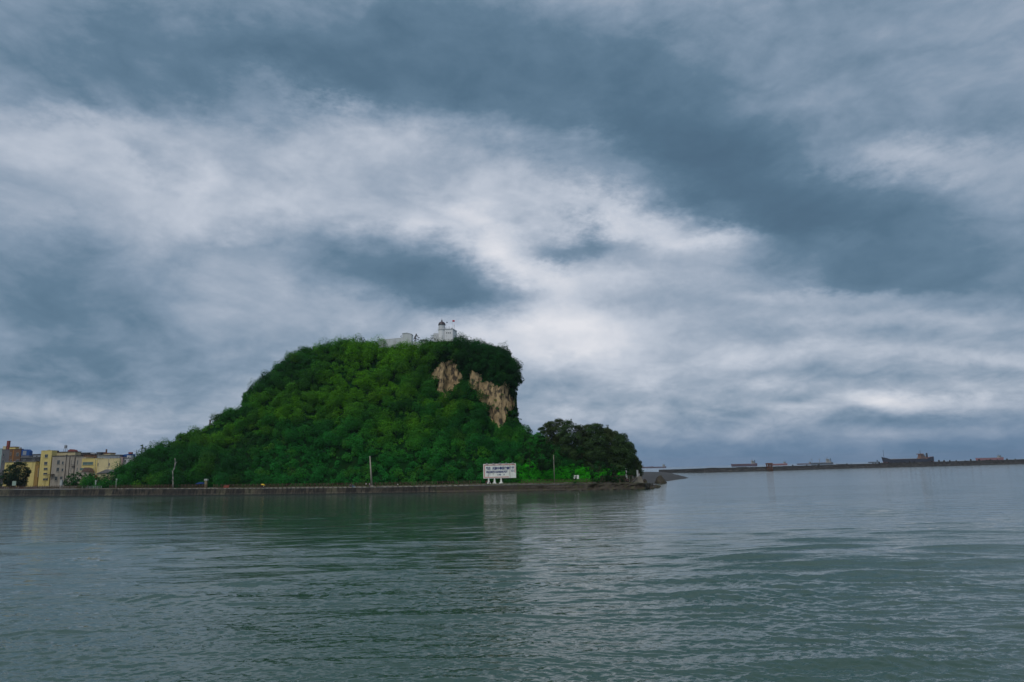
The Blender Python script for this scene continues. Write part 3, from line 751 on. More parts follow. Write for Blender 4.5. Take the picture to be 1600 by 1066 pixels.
for xx in (.15, .33, .53):
    o = MB().prism([(-.45, -2.2), (.65, -2.2), (.3, .0), (-.1, .0)], -.25, .35).prism([(-.7, -2.2), (.9, -2.2), (.9, -1.7), (-.7, -1.7)], -.55, -.26).build('support', M_signw, root); o.location = (W * xx, 0, -.003)
text_obj('歡迎', 1.25, M_blue, root, (W * .085, -.02, Hs * .56), sx=W * .135, wdt=.04)
text_obj('光臨中華民國高雄港', 1.25, M_blue, root, (W * .275, -.02, Hs * .56), sx=W * .67, wdt=.04)
text_obj('WELCOME TO KAOHSIUNG PORT', 1.1, M_blue, root, (W * .085, -.02, Hs * .34), sx=W * .66, wdt=.06)
text_obj('R.O.C', .95, M_blue, root, (W * .845, -.02, Hs * .40), sx=W * .11, wdt=.02)
text_obj('1.88', .8, M_blue, root, (W * .41, -.02, Hs * .17), sx=W * .115, wdt=.015)
text_obj('0', .8, M_blue, root, (W * .615, -.02, Hs * .17), sx=W * .035, wdt=.015)

# ------------------------------------------------------------------ poles and posts
def pole_thing(name, px, py0, off, label, cat, r=.16, m=None, toppx=None, group=None, r2=None):
    b = spot(px, off); t = at(toppx if toppx else px, py0, b[1]); h = t[2] - b[2]
    root = empty(name, b, label, cat, group)
    MB().bar((0, 0, -.2), (t[0] - b[0], 0, h), r, 10, r2 or r * .65).build('shaft', m or M_palepost, root, smooth=True)
    return root, Vector((t[0] - b[0], 0, h))
M_polec = mat('tan_concrete', (.33, .30, .24), var=.25, vscale=.6)
rt_, v = pole_thing('concrete_pole', 581, 713, 3.3, 'tall tan bare concrete pole leaning left above the railing', 'pole', r=.42, m=M_polec, toppx=578, r2=.2)
MB().box(-.6, .6, -.5, .5, -.1, .5).build('base', M_kerb, rt_, bevel=.05)
for k in range(8): 
    o = MB().bar((-.35, 0, 0), (-.6, 0, 0), .05).build('step_bolt', M_post, rt_); o.location = (v.x * k / 9, 0, v.z * (k + 1) / 10)
rt_, v = pole_thing('utility_pole', 866.5, 711, 6, 'thin grey wooden utility pole to the right of the harbour sign', 'pole', r=.14, m=M_polec, toppx=865, r2=.09)
MB().box(-.5, .5, -.06, .06, 0, .12).build('crossarm', M_bark, rt_).location = (v.x * .8, -.2, v.z * .8)
MB().bar((0, -.3, 0), (0, -.3, .5), .13, 8).build('insulator', M_palepost, rt_).location = (v.x * .75, 0, v.z * .72)
# bleached dead trunk standing by the railing
b = spot(270, 3.2)
def P3(px, py, Y): return Vector(at(px, py, Y) - b)
root = empty('dead_tree', b, 'bleached bare dead tree trunk rising in front of the dark left slope', 'dead tree')
mb = MB(); pts = [(270.3, 763, .32), (270.5, 752, .26), (270.2, 745, .2), (270, 737, .2), (272.8, 731, .28), (274, 723, .26), (273.3, 716, .12)]
for a_, c_ in zip(pts, pts[1:]): mb.bar(P3(a_[0], a_[1], b[1]), P3(c_[0], c_[1], b[1]), a_[2], 8, c_[2])
mb.build('trunk', M_palepost, root, smooth=True)
MB().bar(P3(274, 724, b[1]), P3(277, 722, b[1]), .16, 6, .06).build('branch', M_palepost, root)
MB().bar(P3(270.2, 737, b[1]), P3(268.6, 736, b[1]), .2, 6, .12).build('branch', M_palepost, root)
MB().bar(P3(269.8, 752, b[1]), P3(268.8, 751, b[1]), .25, 6, .16).build('branch', M_palepost, root)
M_dead = mat('bleached_wood', (.27, .26, .23), var=.3)
for ch in root.children: ch.data.materials[0] = M_dead
M_stone = mat('ochre_stone', (.22, .19, .11), var=.35, vscale=1.5)
b = spot(321.5, 5); hh = at(321.5, 748.5, b[1])[2] - b[2]
root = empty('gate_pillar', b, 'squat ochre stone gate pillar between two stretches of railing', 'pillar')
MB().box(-.55, .55, -.55, .55, -.2, hh * .8).build('shaft', M_stone, root, bevel=.05); MB().box(-.72, .72, -.7, .7, hh * .8 + .01, hh).build('cap', M_palepost, root, bevel=.04)
for px, y0, lab in [(94.3, 750.5, 'broad white concrete post on the quay in front of the beige building'), (148.6, 751.2, 'short white post behind the railing beneath the rounded shrubs'),
                    (181, 748, 'slim grey post where the left end of the hill meets the quay'), (979.5, 733, 'pale post standing on the grass before the casuarinas'),
                    (996.8, 735.5, 'grey post beside the big concrete block at the quay tip')]:
    b = spot(px, 6 if px < 900 else 9); h = at(px, y0, b[1])[2] - b[2]; rr_ = .55 if px < 100 else .3
    root = empty('concrete_post', b, lab, 'post')
    MB().box(-rr_, rr_, -rr_, rr_, -.2, h).build('shaft', M_palepost, root, bevel=.04); MB().box(-rr_*1.2, rr_*1.2, -rr_*1.2, rr_*1.2, h + .005, h + .2).build('cap', M_palepost, root)
# info boards
for px, y0, y1, hw, lab in [(901, 742.6, 748.5, 4.0, 'white notice board on posts in front of the bright grass slope'), (20, 752, 759, 3.0, 'pale green notice board behind the railing near the left edge')]:
    b = spot(px, 5.5); t0 = at(px, y0, b[1])[2]; t1 = at(px, y1, b[1])[2]; hwm = at(px + hw, y0, b[1])[0] - at(px, y0, b[1])[0]
    root = empty('notice_board', b, lab, 'notice board')
    MB().box(-hwm, hwm, 0, .12, t1 - b[2], t0 - b[2]).build('panel', M_signw if px > 500 else mat('pale_green', (.30, .40, .33)), root, bevel=.02)
    for sx_ in (-.7, .7): MB().box(-.07, .07, .02, .1, -.1, t1 - b[2] - .01).build('leg', M_dark, root).location = (sx_ * hwm, 0, 0)
# crates, tarpaulin, concrete block, walls
M_red = mat('faded_red_board', (.25, .07, .045), var=.3); M_tarp = mat('blue_tarpaulin', (.015, .06, .22), var=.3, vscale=.8)
b = spot(353, 3.4)
root = empty('barrier_board', b, 'low faded red barrier board leaning by the railing right of the gate pillar', 'barrier')
MB().prism([(-1.3, .1), (1.2, .1), (1.5, 1.3), (-1.0, 1.15)], 0, .1).build('panel', M_red, root); 
for s_ in (-1.0, 1.2): MB().box(-.06, .06, .12, .5, 0, 1.1).build('leg', M_post, root).location = (s_, 0, 0)
b = spot(313, 7)
root = empty('tarpaulin_shelter', b, 'small blue tarpaulin shelter behind the railing by the gate pillar', 'shelter')
MB().prism([(-2.2, 1.6), (2.1, 1.75), (1.3, 2.35), (-.2, 2.5), (-1.4, 2.1)], -.9, .9).build('canopy', M_tarp, root)
for sx_ in (-1.8, 1.8):
    for sy_ in (-.7, .7): MB().bar((0, 0, 0), (0, 0, 1.65), .05).build('pole', M_dark, root).location = (sx_, sy_, 0)
b = spot(1001, 4)
root = empty('concrete_block', b, 'big sloping concrete block at the tip of the quay with a person on top', 'concrete block')
hb = at(1002, 744.5, b[1])[2] - b[2]
MB().prism([(-3.0, -.3), (2.0, -.3), (1.35, hb), (-.2, hb), (-.8, hb * .75)], -1.2, 1.4).build('body', M_kerb if False else mat('grey_tan_block', (.20, .18, .14), var=.35, vscale=.7, bump=.5), root, bevel=.1)
MB().prism([(-4.2, -.2), (-3.5, -.2), (-.6, hb * .95), (-1.0, hb)], -1.9, -1.25).build('buttress', M_conc, root, bevel=.05)
p0 = spot(938, 9); p1 = spot(990, 9)
root = empty('stone_wall', p0, 'low dark masonry wall under the casuarinas near the quay tip', 'wall')
d = Vector(p1 - p0); mb = MB(); nseg = 24; wr = np.random.default_rng(5)
for i in range(nseg):
    for j_ in range(4):
        a_ = d * (i / nseg); e_ = d * ((i + .93) / nseg); z0 = j_ * .62 - .1
        mb.add([(a_.x, a_.y - wr.random()*.15, z0), (e_.x, e_.y - wr.random()*.15, z0), (e_.x, e_.y + .6, z0), (a_.x, a_.y + .6, z0),
                (a_.x, a_.y - wr.random()*.15, z0 + .58), (e_.x, e_.y - wr.random()*.15, z0 + .56), (e_.x, e_.y + .6, z0 + .58), (a_.x, a_.y + .6, z0 + .58)],
               [(0,3,2,1),(4,5,6,7),(0,1,5,4),(1,2,6,5),(2,3,7,6),(3,0,4,7)])
mb.build('masonry', M_wetrock, root)
p0 = spot(984, 5); p1 = spot(995, 5); root = empty('picket_fence', p0, 'short dark iron picket fence left of the concrete block', 'fence')
d = Vector(p1 - p0); mb = MB()
for i in range(7): MB().bar((0, 0, -.1), (0, 0, 2.3), .08).build('picket', M_dark if i % 3 else M_palepost, root).location = d * i / 6
for h in (.4, 2.1): mb.bar((0, 0, h), d + Vector((0, 0, h)), .05)
mb.build('rail', M_dark, root)

# ------------------------------------------------------------------ boulders and rubble
def rock_mesh(w_, d_, h_, seed, sharp=1.0):
    bm = bmesh.new(); bmesh.ops.create_icosphere(bm, subdivisions=4, radius=1)
    for v_ in bm.verts:
        c = v_.co; k = 1 + .28 * float(fbm(c.x * 1.4 + seed, c.y * 1.4, c.z * 1.4, seed, 4))
        tp = 1 - .42 * sharp * max(0, c.z)
        v_.co = Vector((c.x * k * tp * w_ / 2, c.y * k * tp * d_ / 2, max(c.z, -.35) * k * h_))
    me = bpy.data.meshes.new('boulder'); bm.to_mesh(me); bm.free(); me.materials.append(M_wetrock); return me
BO = [(1033.5, 755.5, 20, 13.5, 'brown pyramid-shaped boulder standing in the water off the quay tip'),
      (1024, 762.5, 16, 5, 'flat dark rock worn from the very tip of the quay'), (1012, 763.6, 14, 7.5, 'dark jagged rock against the end of the quay wall'),
      (1029, 761, 9, 2.5, 'smallest low wet rock just beyond the quay tip'), (1019, 764, 9, 4, 'dark wet rock low against the worn end of the quay'), (1008, 754.5, 8, 6, 'brown rock directly right of the big concrete block')]
for px, py, wp, hp, lab in BO:
    z0 = 0 if py > 755 else 2.0
    c = onz(px, py, z0); sc_ = 1067 * 1.02 / c[1]
    o = bpy.data.objects.new('boulder', rock_mesh(wp / sc_, wp / sc_ * .8, hp / sc_, int(px) % 17, 1.0 if hp > 8 else .3)); col.objects.link(o)
    o.location = (c[0], c[1] + wp / sc_ * .3, z0); tag(o, lab, 'boulder')

# ------------------------------------------------------------------ beach and breakwater
def beach():
    Ys = [258, 266, 285, 310, 345, 375, 400, 430, 455, 480, 505, 540, 580, 640, 720, 820, 880]
    ex = [1012, 1010, 1008, 1012, 1024, 1034, 1044, 1056, 1068, 1077, 1074, 1068, 1064, 1060, 1055, 1050, 1050]
    V = []; offs = [-6, -2, 0, 3, 7, 12, 18, 26, 40, 60, 90]
    for Y, e in zip(Ys, ex):
        x0 = at(e, 745, Y)[0]
        for o_ in offs:
            o_ = o_ * (min(1, max(.06, (Y - 255) / 90)) if o_ > 0 else 1)
            hgt = -.5 if o_ < -3 else (-.12 if o_ < 0 else .05 + 2.6 * (1 - math.exp(-o_ / 16)) )
            V.append((x0 - o_ + 1.2 * float(vnoise(Y / 13, o_ / 6, 0, 3)), Y, hgt + .25 * float(fbm(x0 / 8 + o_ / 5, Y / 9, 0, 8, 3)) * (o_ > 0)))
    m_ = len(offs); F = [(i*m_+j, (i+1)*m_+j, (i+1)*m_+j+1, i*m_+j+1) for i in range(len(Ys)-1) for j in range(m_-1)]
    o = mesh_np('beach', V, F, M_sand, smooth=True); o['kind'] = 'structure'
beach()
M_bw = mat('dark_breakwater', (.038, .035, .032), var=.5, vscale=.35, bump=.8, bscale=1, dirt=((.10, .09, .075), (.25, .25, 1.4), .55, .68))
BWT = [(1030, 738.9, 734.1), (1100, 738.5, 732.0), (1200, 735.8, 729.3), (1350, 731.4, 724.9), (1450, 728.9, 721.8), (1600, 725, 717.8), (1800, 719.8, 712.4)]
bwb = np.array([onz(a_, b_, 0) for a_, b_, c_ in BWT]); bwh = np.array([at(a_, c_, onz(a_, b_, 0)[1])[2] for a_, b_, c_ in BWT])
bwaz = bwb[:, 0] / bwb[:, 1]
def bw(px, dy=0):
    az = azte(px, 728)[0]; y = np.interp(az, bwaz, bwb[:, 1]); return np.array([az * y, y + dy, np.interp(az, bwaz, bwh)])
def breakwater():
    pxs = np.linspace(1030, 1800, 420); V = []
    for i, px in enumerate(pxs):
        p = bw(px); lump = float(fbm(p[0] / 5, 0, 0, 14, 3)); cap = .25 * lump + (.35 if vnoise(p[0] / 14, 0, 0, 17) > .45 else 0)
        for dy, h in ((-4, -1.5), (-2.2, .7), (-1.0, 2.2), (-.3, p[2] * .72), (0, p[2] * .86), (.1, p[2] + cap), (5, p[2] + cap), (6, -1)):
            V.append((p[0] + float(vnoise(p[0] / 2, h, dy, 4)) * .3, p[1] + dy + (.8 * float(fbm(p[0] / 2.5, h, 0, 9, 3)) if dy < 0 else 0), h))
    m_ = 8; F = [(i*m_+j, (i+1)*m_+j, (i+1)*m_+j+1, i*m_+j+1) for i in range(len(pxs)-1) for j in range(m_-1)]
    o = mesh_np('breakwater', V, F, M_bw); tag(o, 'long low dark breakwater running across the sea on the right', 'breakwater')
breakwater()
# armour blocks and fittings on the crest of the breakwater
blk = None; brg = np.random.default_rng(12)
for px in [1240, 1262, 1281, 1325, 1332, 1366, 1370, 1376, 1380, 1385, 1391, 1396, 1402, 1409, 1416, 1424, 1431, 1444, 1459, 1470, 1478, 1487, 1497, 1511, 1520, 1533, 1545, 1551, 1562, 1577, 1590]:
    if blk is None: blk = MB().prism([(-.9, 0), (.9, 0), (.55, 1.1), (-.4, 1.25)], -.6, .6).build('armour_block', M_bw, bevel=.1); o = blk
    else: o = blk.copy(); col.objects.link(o)
    p = bw(px, 2.5); k = .7 + brg.random() * .8; o.location = (p[0], p[1], p[2] - .1); o.scale = (k, k, k * (.7 + .7 * brg.random())); o.rotation_euler = (0, 0, brg.random() * 3)
    tag(o, 'small dark concrete block on the crest of the breakwater', 'concrete block', 'blocks along the breakwater crest')
p = bw(1201, -2); tz = at(1201, 723.6, p[1])[2]; hwm = (at(1206, 725, p[1])[0] - at(1197, 725, p[1])[0]) / 2
root = empty('beacon_platform', (p[0], p[1], 0), 'brown legged platform on the breakwater before the red and white ship', 'platform')
M_rust = mat('rust', (.16, .07, .04), var=.4)
for sx_ in (-.9, -.3, .3, .9):
    for sy_ in (-1.2, 1.2): MB().bar((0, 0, -.5), (0, 0, tz - 1.6), .38, 8).build('leg', M_rust, root).location = (sx_ * hwm, sy_, 0)
MB().box(-hwm*1.05, hwm*1.05, -1.8, 1.8, tz - 1.59, tz).build('deck', M_rust, root, bevel=.05)
# ------------------------------------------------------------------ lighthouse and walls on the summit
Yl, zl = ridge_at(692); Yl -= 3.0
def PX(px, py, Y=None): return at(px, py, Y or Yl)
M_dome = mat('dark_dome', (.045, .03, .035), var=.3, rough=.45, spec=.5)
c = PX(690.5, 526); zb_ = c[2] - 3
root = empty('lighthouse', (c[0], c[1], zb_), 'white round lighthouse with a dark dome on top of the hill', 'lighthouse')
Rr_ = (PX(696.3, 520)[0] - PX(684.8, 520)[0]) / 2
def hz_(py, px=690.5): return PX(px, py)[2] - zb_
zg, zc, zd, zt_ = hz_(515.2), hz_(508.2), hz_(501.4), hz_(497.8)
MB().lathe((0, 0, 0), [(Rr_ * 1.0, 0), (Rr_ * .98, zg - .35), (Rr_ * 1.12, zg - .3), (Rr_ * 1.12, zg - .05)], 24).build('tower', M_white, root, smooth=False)
MB().lathe((0, 0, 0), [(Rr_ * .9, zg - .05), (Rr_ * .9, zc)], 24).build('lantern_room', M_wgrey, root)
pr = [(Rr_ * 1.06, zc), (Rr_ * 1.04, zc + .15)] + [(Rr_ * .98 * math.cos(t) ** .8, zc + .15 + (zd - zc) * .72 * math.sin(t)) for t in np.linspace(0, 1.25, 7)]
pr += [(.34, zd - .3), (.42, zd), (.3, zd + .35), (.1, zd + .6), (.07, zt_)]
MB().lathe((0, 0, 0), pr, 24).build('dome', M_dome, root, smooth=True)
gl = MB()
for k in range(14):
    t = 2 * math.pi * k / 14; t2 = 2 * math.pi * (k + 1) / 14; a_ = Vector((math.cos(t), math.sin(t), 0)) * Rr_ * 1.1; b_ = Vector((math.cos(t2), math.sin(t2), 0)) * Rr_ * 1.1
    gl.bar(a_ + Vector((0, 0, zg)), a_ + Vector((0, 0, zg + 1.0)), .04)
    for h in (.5, 1.0): gl.bar(a_ + Vector((0, 0, zg + h)), b_ + Vector((0, 0, zg + h)), .03)
gl.build('gallery_railing', M_wgrey, root)
# keeper's building attached to the tower
x0 = PX(697, 520)[0]; x1 = PX(708, 520)[0]; x2 = PX(712.8, 520)[0]; zr = PX(702, 515.3)[2]; zr2 = PX(712.5, 518.3)[2]; zf_ = zb_
hb = empty('keepers_house', (x0, Yl, zf_), 'white flat-roofed house joined to the right of the lighthouse', 'house')
H_ = zr - zf_; D_ = 5
mb = MB(); w1 = x1 - x0 - .05; w2 = x2 - x0
pts = [(-.6, -1.6), (w1, -1.6), (w2, 1.2), (w2, 4), (-.6, 4)]
vs = [(x, y, 0) for x, y in pts] + [(x, y, H_ if i != 2 else zr2 - zf_ + .1) for i, (x, y) in enumerate(pts)]
mb.add(vs, [(i, (i+1) % 5, 5 + (i+1) % 5, 5 + i) for i in range(5)] + [(4, 3, 2, 1, 0)]); mb.build('wall', M_white, hb)
rf = MB(); e_ = .25; pts2 = [(-.6, -1.6-e_), (w1+e_*.5, -1.6-e_), (w2+e_, 1.2-e_), (w2+e_, 4), (-.6, 4)]
vs = [(x, y, (H_ if i != 2 else zr2 - zf_ + .1) + .02) for i, (x, y) in enumerate(pts2)] + [(x, y, (H_ if i != 2 else zr2 - zf_ + .1) + .24) for i, (x, y) in enumerate(pts2)]
rf.add(vs, [(i, (i+1) % 5, 5 + (i+1) % 5, 5 + i) for i in range(5)] + [(4, 3, 2, 1, 0), (5, 6, 7, 8, 9)]); rf.build('roof', M_wgrey, hb)
for px in (698.6, 701.5, 704): 
    q = PX(px, 522); MB().box(-.28, .28, -.04, .02, 0, .5).build('window', M_glass, hb).location = (q[0] - x0, -1.62, q[2] - zf_)
rl = MB()
for k in range(6):
    x_ = .2 + k * (w1 - .3) / 5; rl.bar((x_, -1.4, H_ + .24), (x_, -1.4, H_ + 1.2), .035)
for h in (.7, 1.2): rl.bar((.2, -1.4, H_ + h), (w1 - .1, -1.4, H_ + h), .03)
rl.build('roof_railing', M_wgrey, hb)
MB().box(-.35, .35, -.35, .35, 0, .55).build('roof_box', M_dark, hb).location = (w1 - .5, -.6, H_ + .25)
MB().bar((0, 0, 0), (0, 0, 1.6), .09).build('vent_pipe', M_dark, hb).location = (1.75, -.9, H_ + .25)
# terrace left of the tower
q0 = PX(677.5, 521.5); q1 = PX(684.5, 521.5)
root = empty('terrace_wall', (q0[0], Yl - 1, zb_), 'low white stepped terrace wall at the left foot of the lighthouse', 'wall')
MB().box(0, q1[0] - q0[0], 0, 1.5, 0, q0[2] - zb_).build('wall', M_wgrey, root)
mb = MB(); ww = q1[0] - q0[0]; hw_ = q0[2] - zb_
for k in range(4): mb.bar((ww * (.35 + .2 * k), .1, hw_), (ww * (.35 + .2 * k), .1, hw_ + 1.3), .05)
mb.bar((ww * .35, .1, hw_ + 1.25), (ww * .95, .1, hw_ + 1.25), .035); mb.build('railing', M_wgrey, root)
# flags and mast
M_flag = mat('red_flag', (.50, .03, .05), var=.1); M_flagb = mat('navy_flag', (.03, .05, .12)); M_flagc = mat('flag_canton', (.04, .04, .22))
def flag(px, ytop, ybase, fx, fy0, fy1, m, label, canton=False):
    b = PX(px, ybase, Yl); t = PX(px, ytop, Yl); root = empty('flagpole', b, label, 'flagpole')
    MB().bar((0, 0, -.3), (0, 0, t[2] - b[2]), .06, 8, .04).build('pole', M_wgrey, root)
    wf = PX(px + fx, fy0)[0] - b[0]; z1 = PX(px, fy0)[2] - b[2]; z0 = PX(px, fy1)[2] - b[2]; nx = 8
    V = [(.07 + wf * i / nx, .14 * math.sin(i * 1.3), z0 + (z1 - z0) * j_ / 4 - (.1 * i / nx)) for i in range(nx + 1) for j_ in range(5)]
    F = [(i*5+j_, (i+1)*5+j_, (i+1)*5+j_+1, i*5+j_+1) for i in range(nx) for j_ in range(4)]
    o = mesh_np('flag', V, F, m, root, smooth=True); s_ = o.modifiers.new('thickness', 'SOLIDIFY'); s_.thickness = .02
    if canton: MB().box(.08, .08 + wf * .42, -.19, .19, z0 + (z1 - z0) * .52, z1 - .04).build('canton', M_flagc, root)
flag(706.9, 499.5, 515, 3.3, 500.2, 503, M_flag, 'thin pole with a square red flag above the keepers house', False)
flag(697.5, 502, 515, 1.6, 503, 504.6, M_flagb, 'short flagpole with a tiny dark pennant right of the dome')
b = PX(709.7, 516.5); root = empty('lattice_mast', b, 'small grey lattice aerial mast at the right end of the roof', 'mast'); hm = PX(709.7, 508)[2] - b[2]
mb = MB()
for sx_, sy_ in ((-.3, -.3), (.3, -.3), (0, .35)): mb.bar((sx_, sy_, 0), (sx_ * .25, sy_ * .25, hm), .04)
for k in range(5):
    z0 = hm * k / 5; z1 = hm * (k + 1) / 5; w0 = .3 * (1 - .75 * k / 5); w1_ = .3 * (1 - .75 * (k + 1) / 5); mb.bar((-w0, -w0, z0), (w1_, -w1_, z1), .03); mb.bar((w0, -w0, z0), (-w1_, -w1_, z1), .03)
mb.build('frame', M_wgrey, root); MB().box(-.28, .28, -.1, .1, 0, .7).build('antenna', M_white, root).location = (0, -.15, hm * .85)

# long boundary wall with guard block
Yw, zw = ridge_at(625); Yw += -1
M_wallg = mat('grey_white_wall', (.60, .62, .63), var=.08, dirt=((.44, .45, .44), (.6, .6, .2), .5, .75))
def wallrun(name, pts, label, th=.5, below=5):
    b = PX(pts[0][0], pts[0][1], Yw); root = empty(name, b, label, 'wall'); mb = MB(); cp = MB()
    for (xa, ya), (xb, yb) in zip(pts, pts[1:]):
        A_ = Vector(PX(xa, ya, Yw) - b); B_ = Vector(PX(xb, yb, Yw) - b)
        mb.add([(A_.x, 0, A_.z - below), (B_.x, 0, B_.z - below), (B_.x, th, B_.z - below), (A_.x, th, A_.z - below), (A_.x, 0, A_.z), (B_.x, 0, B_.z), (B_.x, th, B_.z), (A_.x, th, A_.z)],
               [(0,3,2,1),(4,5,6,7),(0,1,5,4),(1,2,6,5),(2,3,7,6),(3,0,4,7)])
        cp.add([(A_.x, -.08, A_.z + .01), (B_.x, -.08, B_.z + .01), (B_.x, th + .08, B_.z + .01), (A_.x, th + .08, A_.z + .01), (A_.x, -.08, A_.z + .14), (B_.x, -.08, B_.z + .14), (B_.x, th + .08, B_.z + .14), (A_.x, th + .08, A_.z + .14)],
               [(0,3,2,1),(4,5,6,7),(0,1,5,4),(1,2,6,5),(2,3,7,6),(3,0,4,7)])
    mb.build('wall', M_wallg, root); cp.build('coping', M_white, root); return root
r_ = wallrun('boundary_wall', [(592, 530.6), (606, 530.3), (623, 528.7), (629, 528.2)], 'long pale boundary wall on the summit left of the white block')
mb = MB(); A_ = Vector(PX(592, 528.6, Yw)) - r_.location; B_ = Vector(PX(622, 527.0, Yw)) - r_.location; mb.bar(A_, B_, .03)
for t in (0, .25, .5, .75, 1): v_ = A_.lerp(B_, t); mb.bar(v_ - Vector((0, 0, .7)), v_, .03)
mb.build('wire_rail', M_wgrey, r_)
wallrun('boundary_wall', [(643.5, 533.2), (648, 534.6), (653.5, 537), (659.5, 537.6)], 'pale wall stepping down to the right of the white block', below=2.5)
b = PX(629, 540, Yw); xr = PX(643.6, 530, Yw)[0] - b[0]; tl, tm, tr = PX(629, 522.2, Yw)[2] - b[2], PX(636, 521.2, Yw)[2] - b[2], PX(643.5, 523.2, Yw)[2] - b[2]
root = empty('guard_block', (b[0], Yw - 1.2, b[2]), 'windowless white block building rising above the summit wall', 'building')
MB().prism([(0, -2), (xr, -2), (xr, tr), (xr * .48, tm), (0, tl)], 0, 5).build('wall', M_wallg, root)
MB().prism([(-.15, tl + .01), (xr * .48, tm + .01), (xr + .25, tr + .0), (xr + .25, tr + .22), (xr * .48, tm + .24), (-.15, tl + .22)], -.2, 5.2).build('roof', M_wgrey, root)
b = PX(656.5, 540, Yw + 4); xr = PX(666.5, 531, Yw + 4)[0] - b[0]; t_ = PX(657, 532.3, Yw + 4)[2] - b[2]
root = empty('summit_hut', b, 'small grey-roofed hut on the saddle left of the lighthouse', 'hut')
MB().box(0.3, xr, 0, 4, -1, t_).build('wall', M_wallg, root); MB().box(-.1, xr + .4, -.5, 4.4, t_ + .01, t_ + .55).build('roof', mat('grey_roof', (.16, .16, .15)), root, bevel=.05)
MB().box(.5, 1.4, -.04, .02, t_ - 1.6, t_ - .5).build('window', M_glass, root)
# little watchtower on the left skyline
Yt, zt2 = ridge_at(327); b = PX(327.5, 672, Yt); h = PX(327.5, 656, Yt)[2] - b[2]
root = empty('skyline_chimney', b, 'slim dark brick chimney standing alone on the left skyline', 'chimney')
M_chim = mat('dark_brick', (.10, .06, .05), var=.4); MB().bar((0, 0, -1), (0, 0, h - .5), .48, 8, .36).build('shaft', M_chim, root); MB().bar((0, 0, h - .49), (0, 0, h), .5, 8).build('cap', M_chim, root)
# ------------------------------------------------------------------ town on the left
def wallmat(name, c, v=.10): return mat(name, c, var=v, vscale=.25, rough=.85, dirt=(tuple(x * .62 for x in c), (.35, .35, .07), .52, .74))
W_yel = wallmat('yellow_plaster', (.64, .52, .19)); W_pale = wallmat('pale_yellow_plaster', (.64, .54, .29)); W_beige = wallmat('beige_tile', (.36, .32, .26))
W_cream = wallmat('cream_plaster', (.52, .45, .27)); W_grey = wallmat('grey_plaster', (.13, .13, .14)); W_brown = wallmat('brown_tile', (.15, .085, .05)); W_lg = wallmat('light_grey', (.26, .29, .33))
W_wh = wallmat('white_plaster', (.48, .50, .52)); W_cy = wallmat('pale_cyan', (.30, .42, .42)); W_dk = wallmat('dark_grey', (.06, .065, .07))
M_bl = mat('blue_sheet', (.015, .075, .26), var=.15); M_redr = mat('red_sheet', (.22, .06, .05), var=.25); M_grr = mat('grey_sheet', (.17, .17, .17), var=.2)
M_frame = mat('window_frame', (.30, .30, .28), var=.1); M_tank = mat('steel_tank', (.35, .36, .37), rough=.35, metal=.6); M_brr = mat('brown_roof', (.09, .07, .06), var=.3)
win0 = None
def building(name, label, x0, x1, ytop, Y, depth, wm, wins=(), roof=None, gz=4.2, cat='building', group=None, parapet=True, pane=None, ymid=None):
    A_ = at(x0, ytop, Y); B_ = at(x1, ytop, Y); w_ = B_[0] - A_[0]; H_ = A_[2] - gz
    root = empty(name, (A_[0], Y, gz), label, cat, group)
    MB().box(0, w_, 0, depth, -1, H_).build('wall', wm, root)
    if roof: MB().box(-.35, w_ + .35, -.35, depth + .35, H_ + .01, H_ + .4).build('roof', roof, root)
    elif parapet: MB().box(-.12, w_ + .12, -.12, depth + .12, H_ + .01, H_ + .28).build('parapet', wm, root)
    for (a_, b_, c_, d_) in wins:
        P0_ = at(a_, d_, Y); P1_ = at(c_, b_, Y); ww = P1_[0] - P0_[0]; wh = P1_[2] - P0_[2]
        fr = MB(); t = .13
        fr.box(0, ww, -.1, .05, 0, t).box(0, ww, -.1, .05, wh - t, wh).box(0, t, -.1, .05, t, wh - t).box(ww - t, ww, -.1, .05, t, wh - t)
        if ww > 1.3: fr.box(ww/2 - .06, ww/2 + .06, -.08, .05, t, wh - t)
        f = fr.build('window', M_frame, root); f.location = (P0_[0] - A_[0], -.0, P0_[2] - gz)
        MB().box(t, ww - t, -.03, .04, t, wh - t).build('pane', pane or M_glass, f)
        MB().box(-.12, ww + .12, -.28, -.003, -.14, -.01).build('sill', wm, f)
    return root, A_, w_, H_
def rooftop(root, parts): pass
YF = 446
# from the left
building('apartment_block', 'pale cyan building cut off by the left edge', -60, 3.5, 703, YF + 22, 12, W_cy, gz=4.5)
r_, A_, w_, H_ = building('apartment_block', 'grey half of the left tenement with two small windows', 3.5, 15.5, 703, YF + 14, 3, W_grey, [(4.2, 708.2, 7.6, 713.4), (3.0, 718.8, 6.6, 724)])
MB().box(-.5, 1.5, 1, 3, H_ + .3, H_ + 2.4).build('stair_hut', W_cream, r_); MB().box(1.4, 2.8, 1.5, 3, H_ + .3, H_ + 6).build('chimney', M_redr, r_)
r_, A_, w_, H_ = building('apartment_block', 'brown tiled tenement with an orange streak, right of the grey one', 15.6, 33, 702.5, YF + 13, 2.5, W_brown, [(14.8+1, 707, 18, 712), (25.3, 707.5, 29.8, 713), (25, 718, 30, 722.5), (16, 718, 19, 722)], pane=M_glass)
MB().box(2.2, 2.9, -.1, -.003, 1, H_ - .5).build('pilaster', wallmat('orange_tile', (.30, .13, .03)), r_)
MB().box(-1.6, 2.4, 1.5, 5, H_ + .3, H_ + 1.6).build('stair_hut', W_yel, r_); MB().box(-1.9, 2.7, 1.2, 5.3, H_ + 1.61, H_ + 1.9).build('hut_roof', M_redr, r_)
MB().lathe((4.9, 3, H_ + .3), [(.7, 0), (.7, .9), (.3, 1.2)], 12).build('water_tank', M_tank, r_)
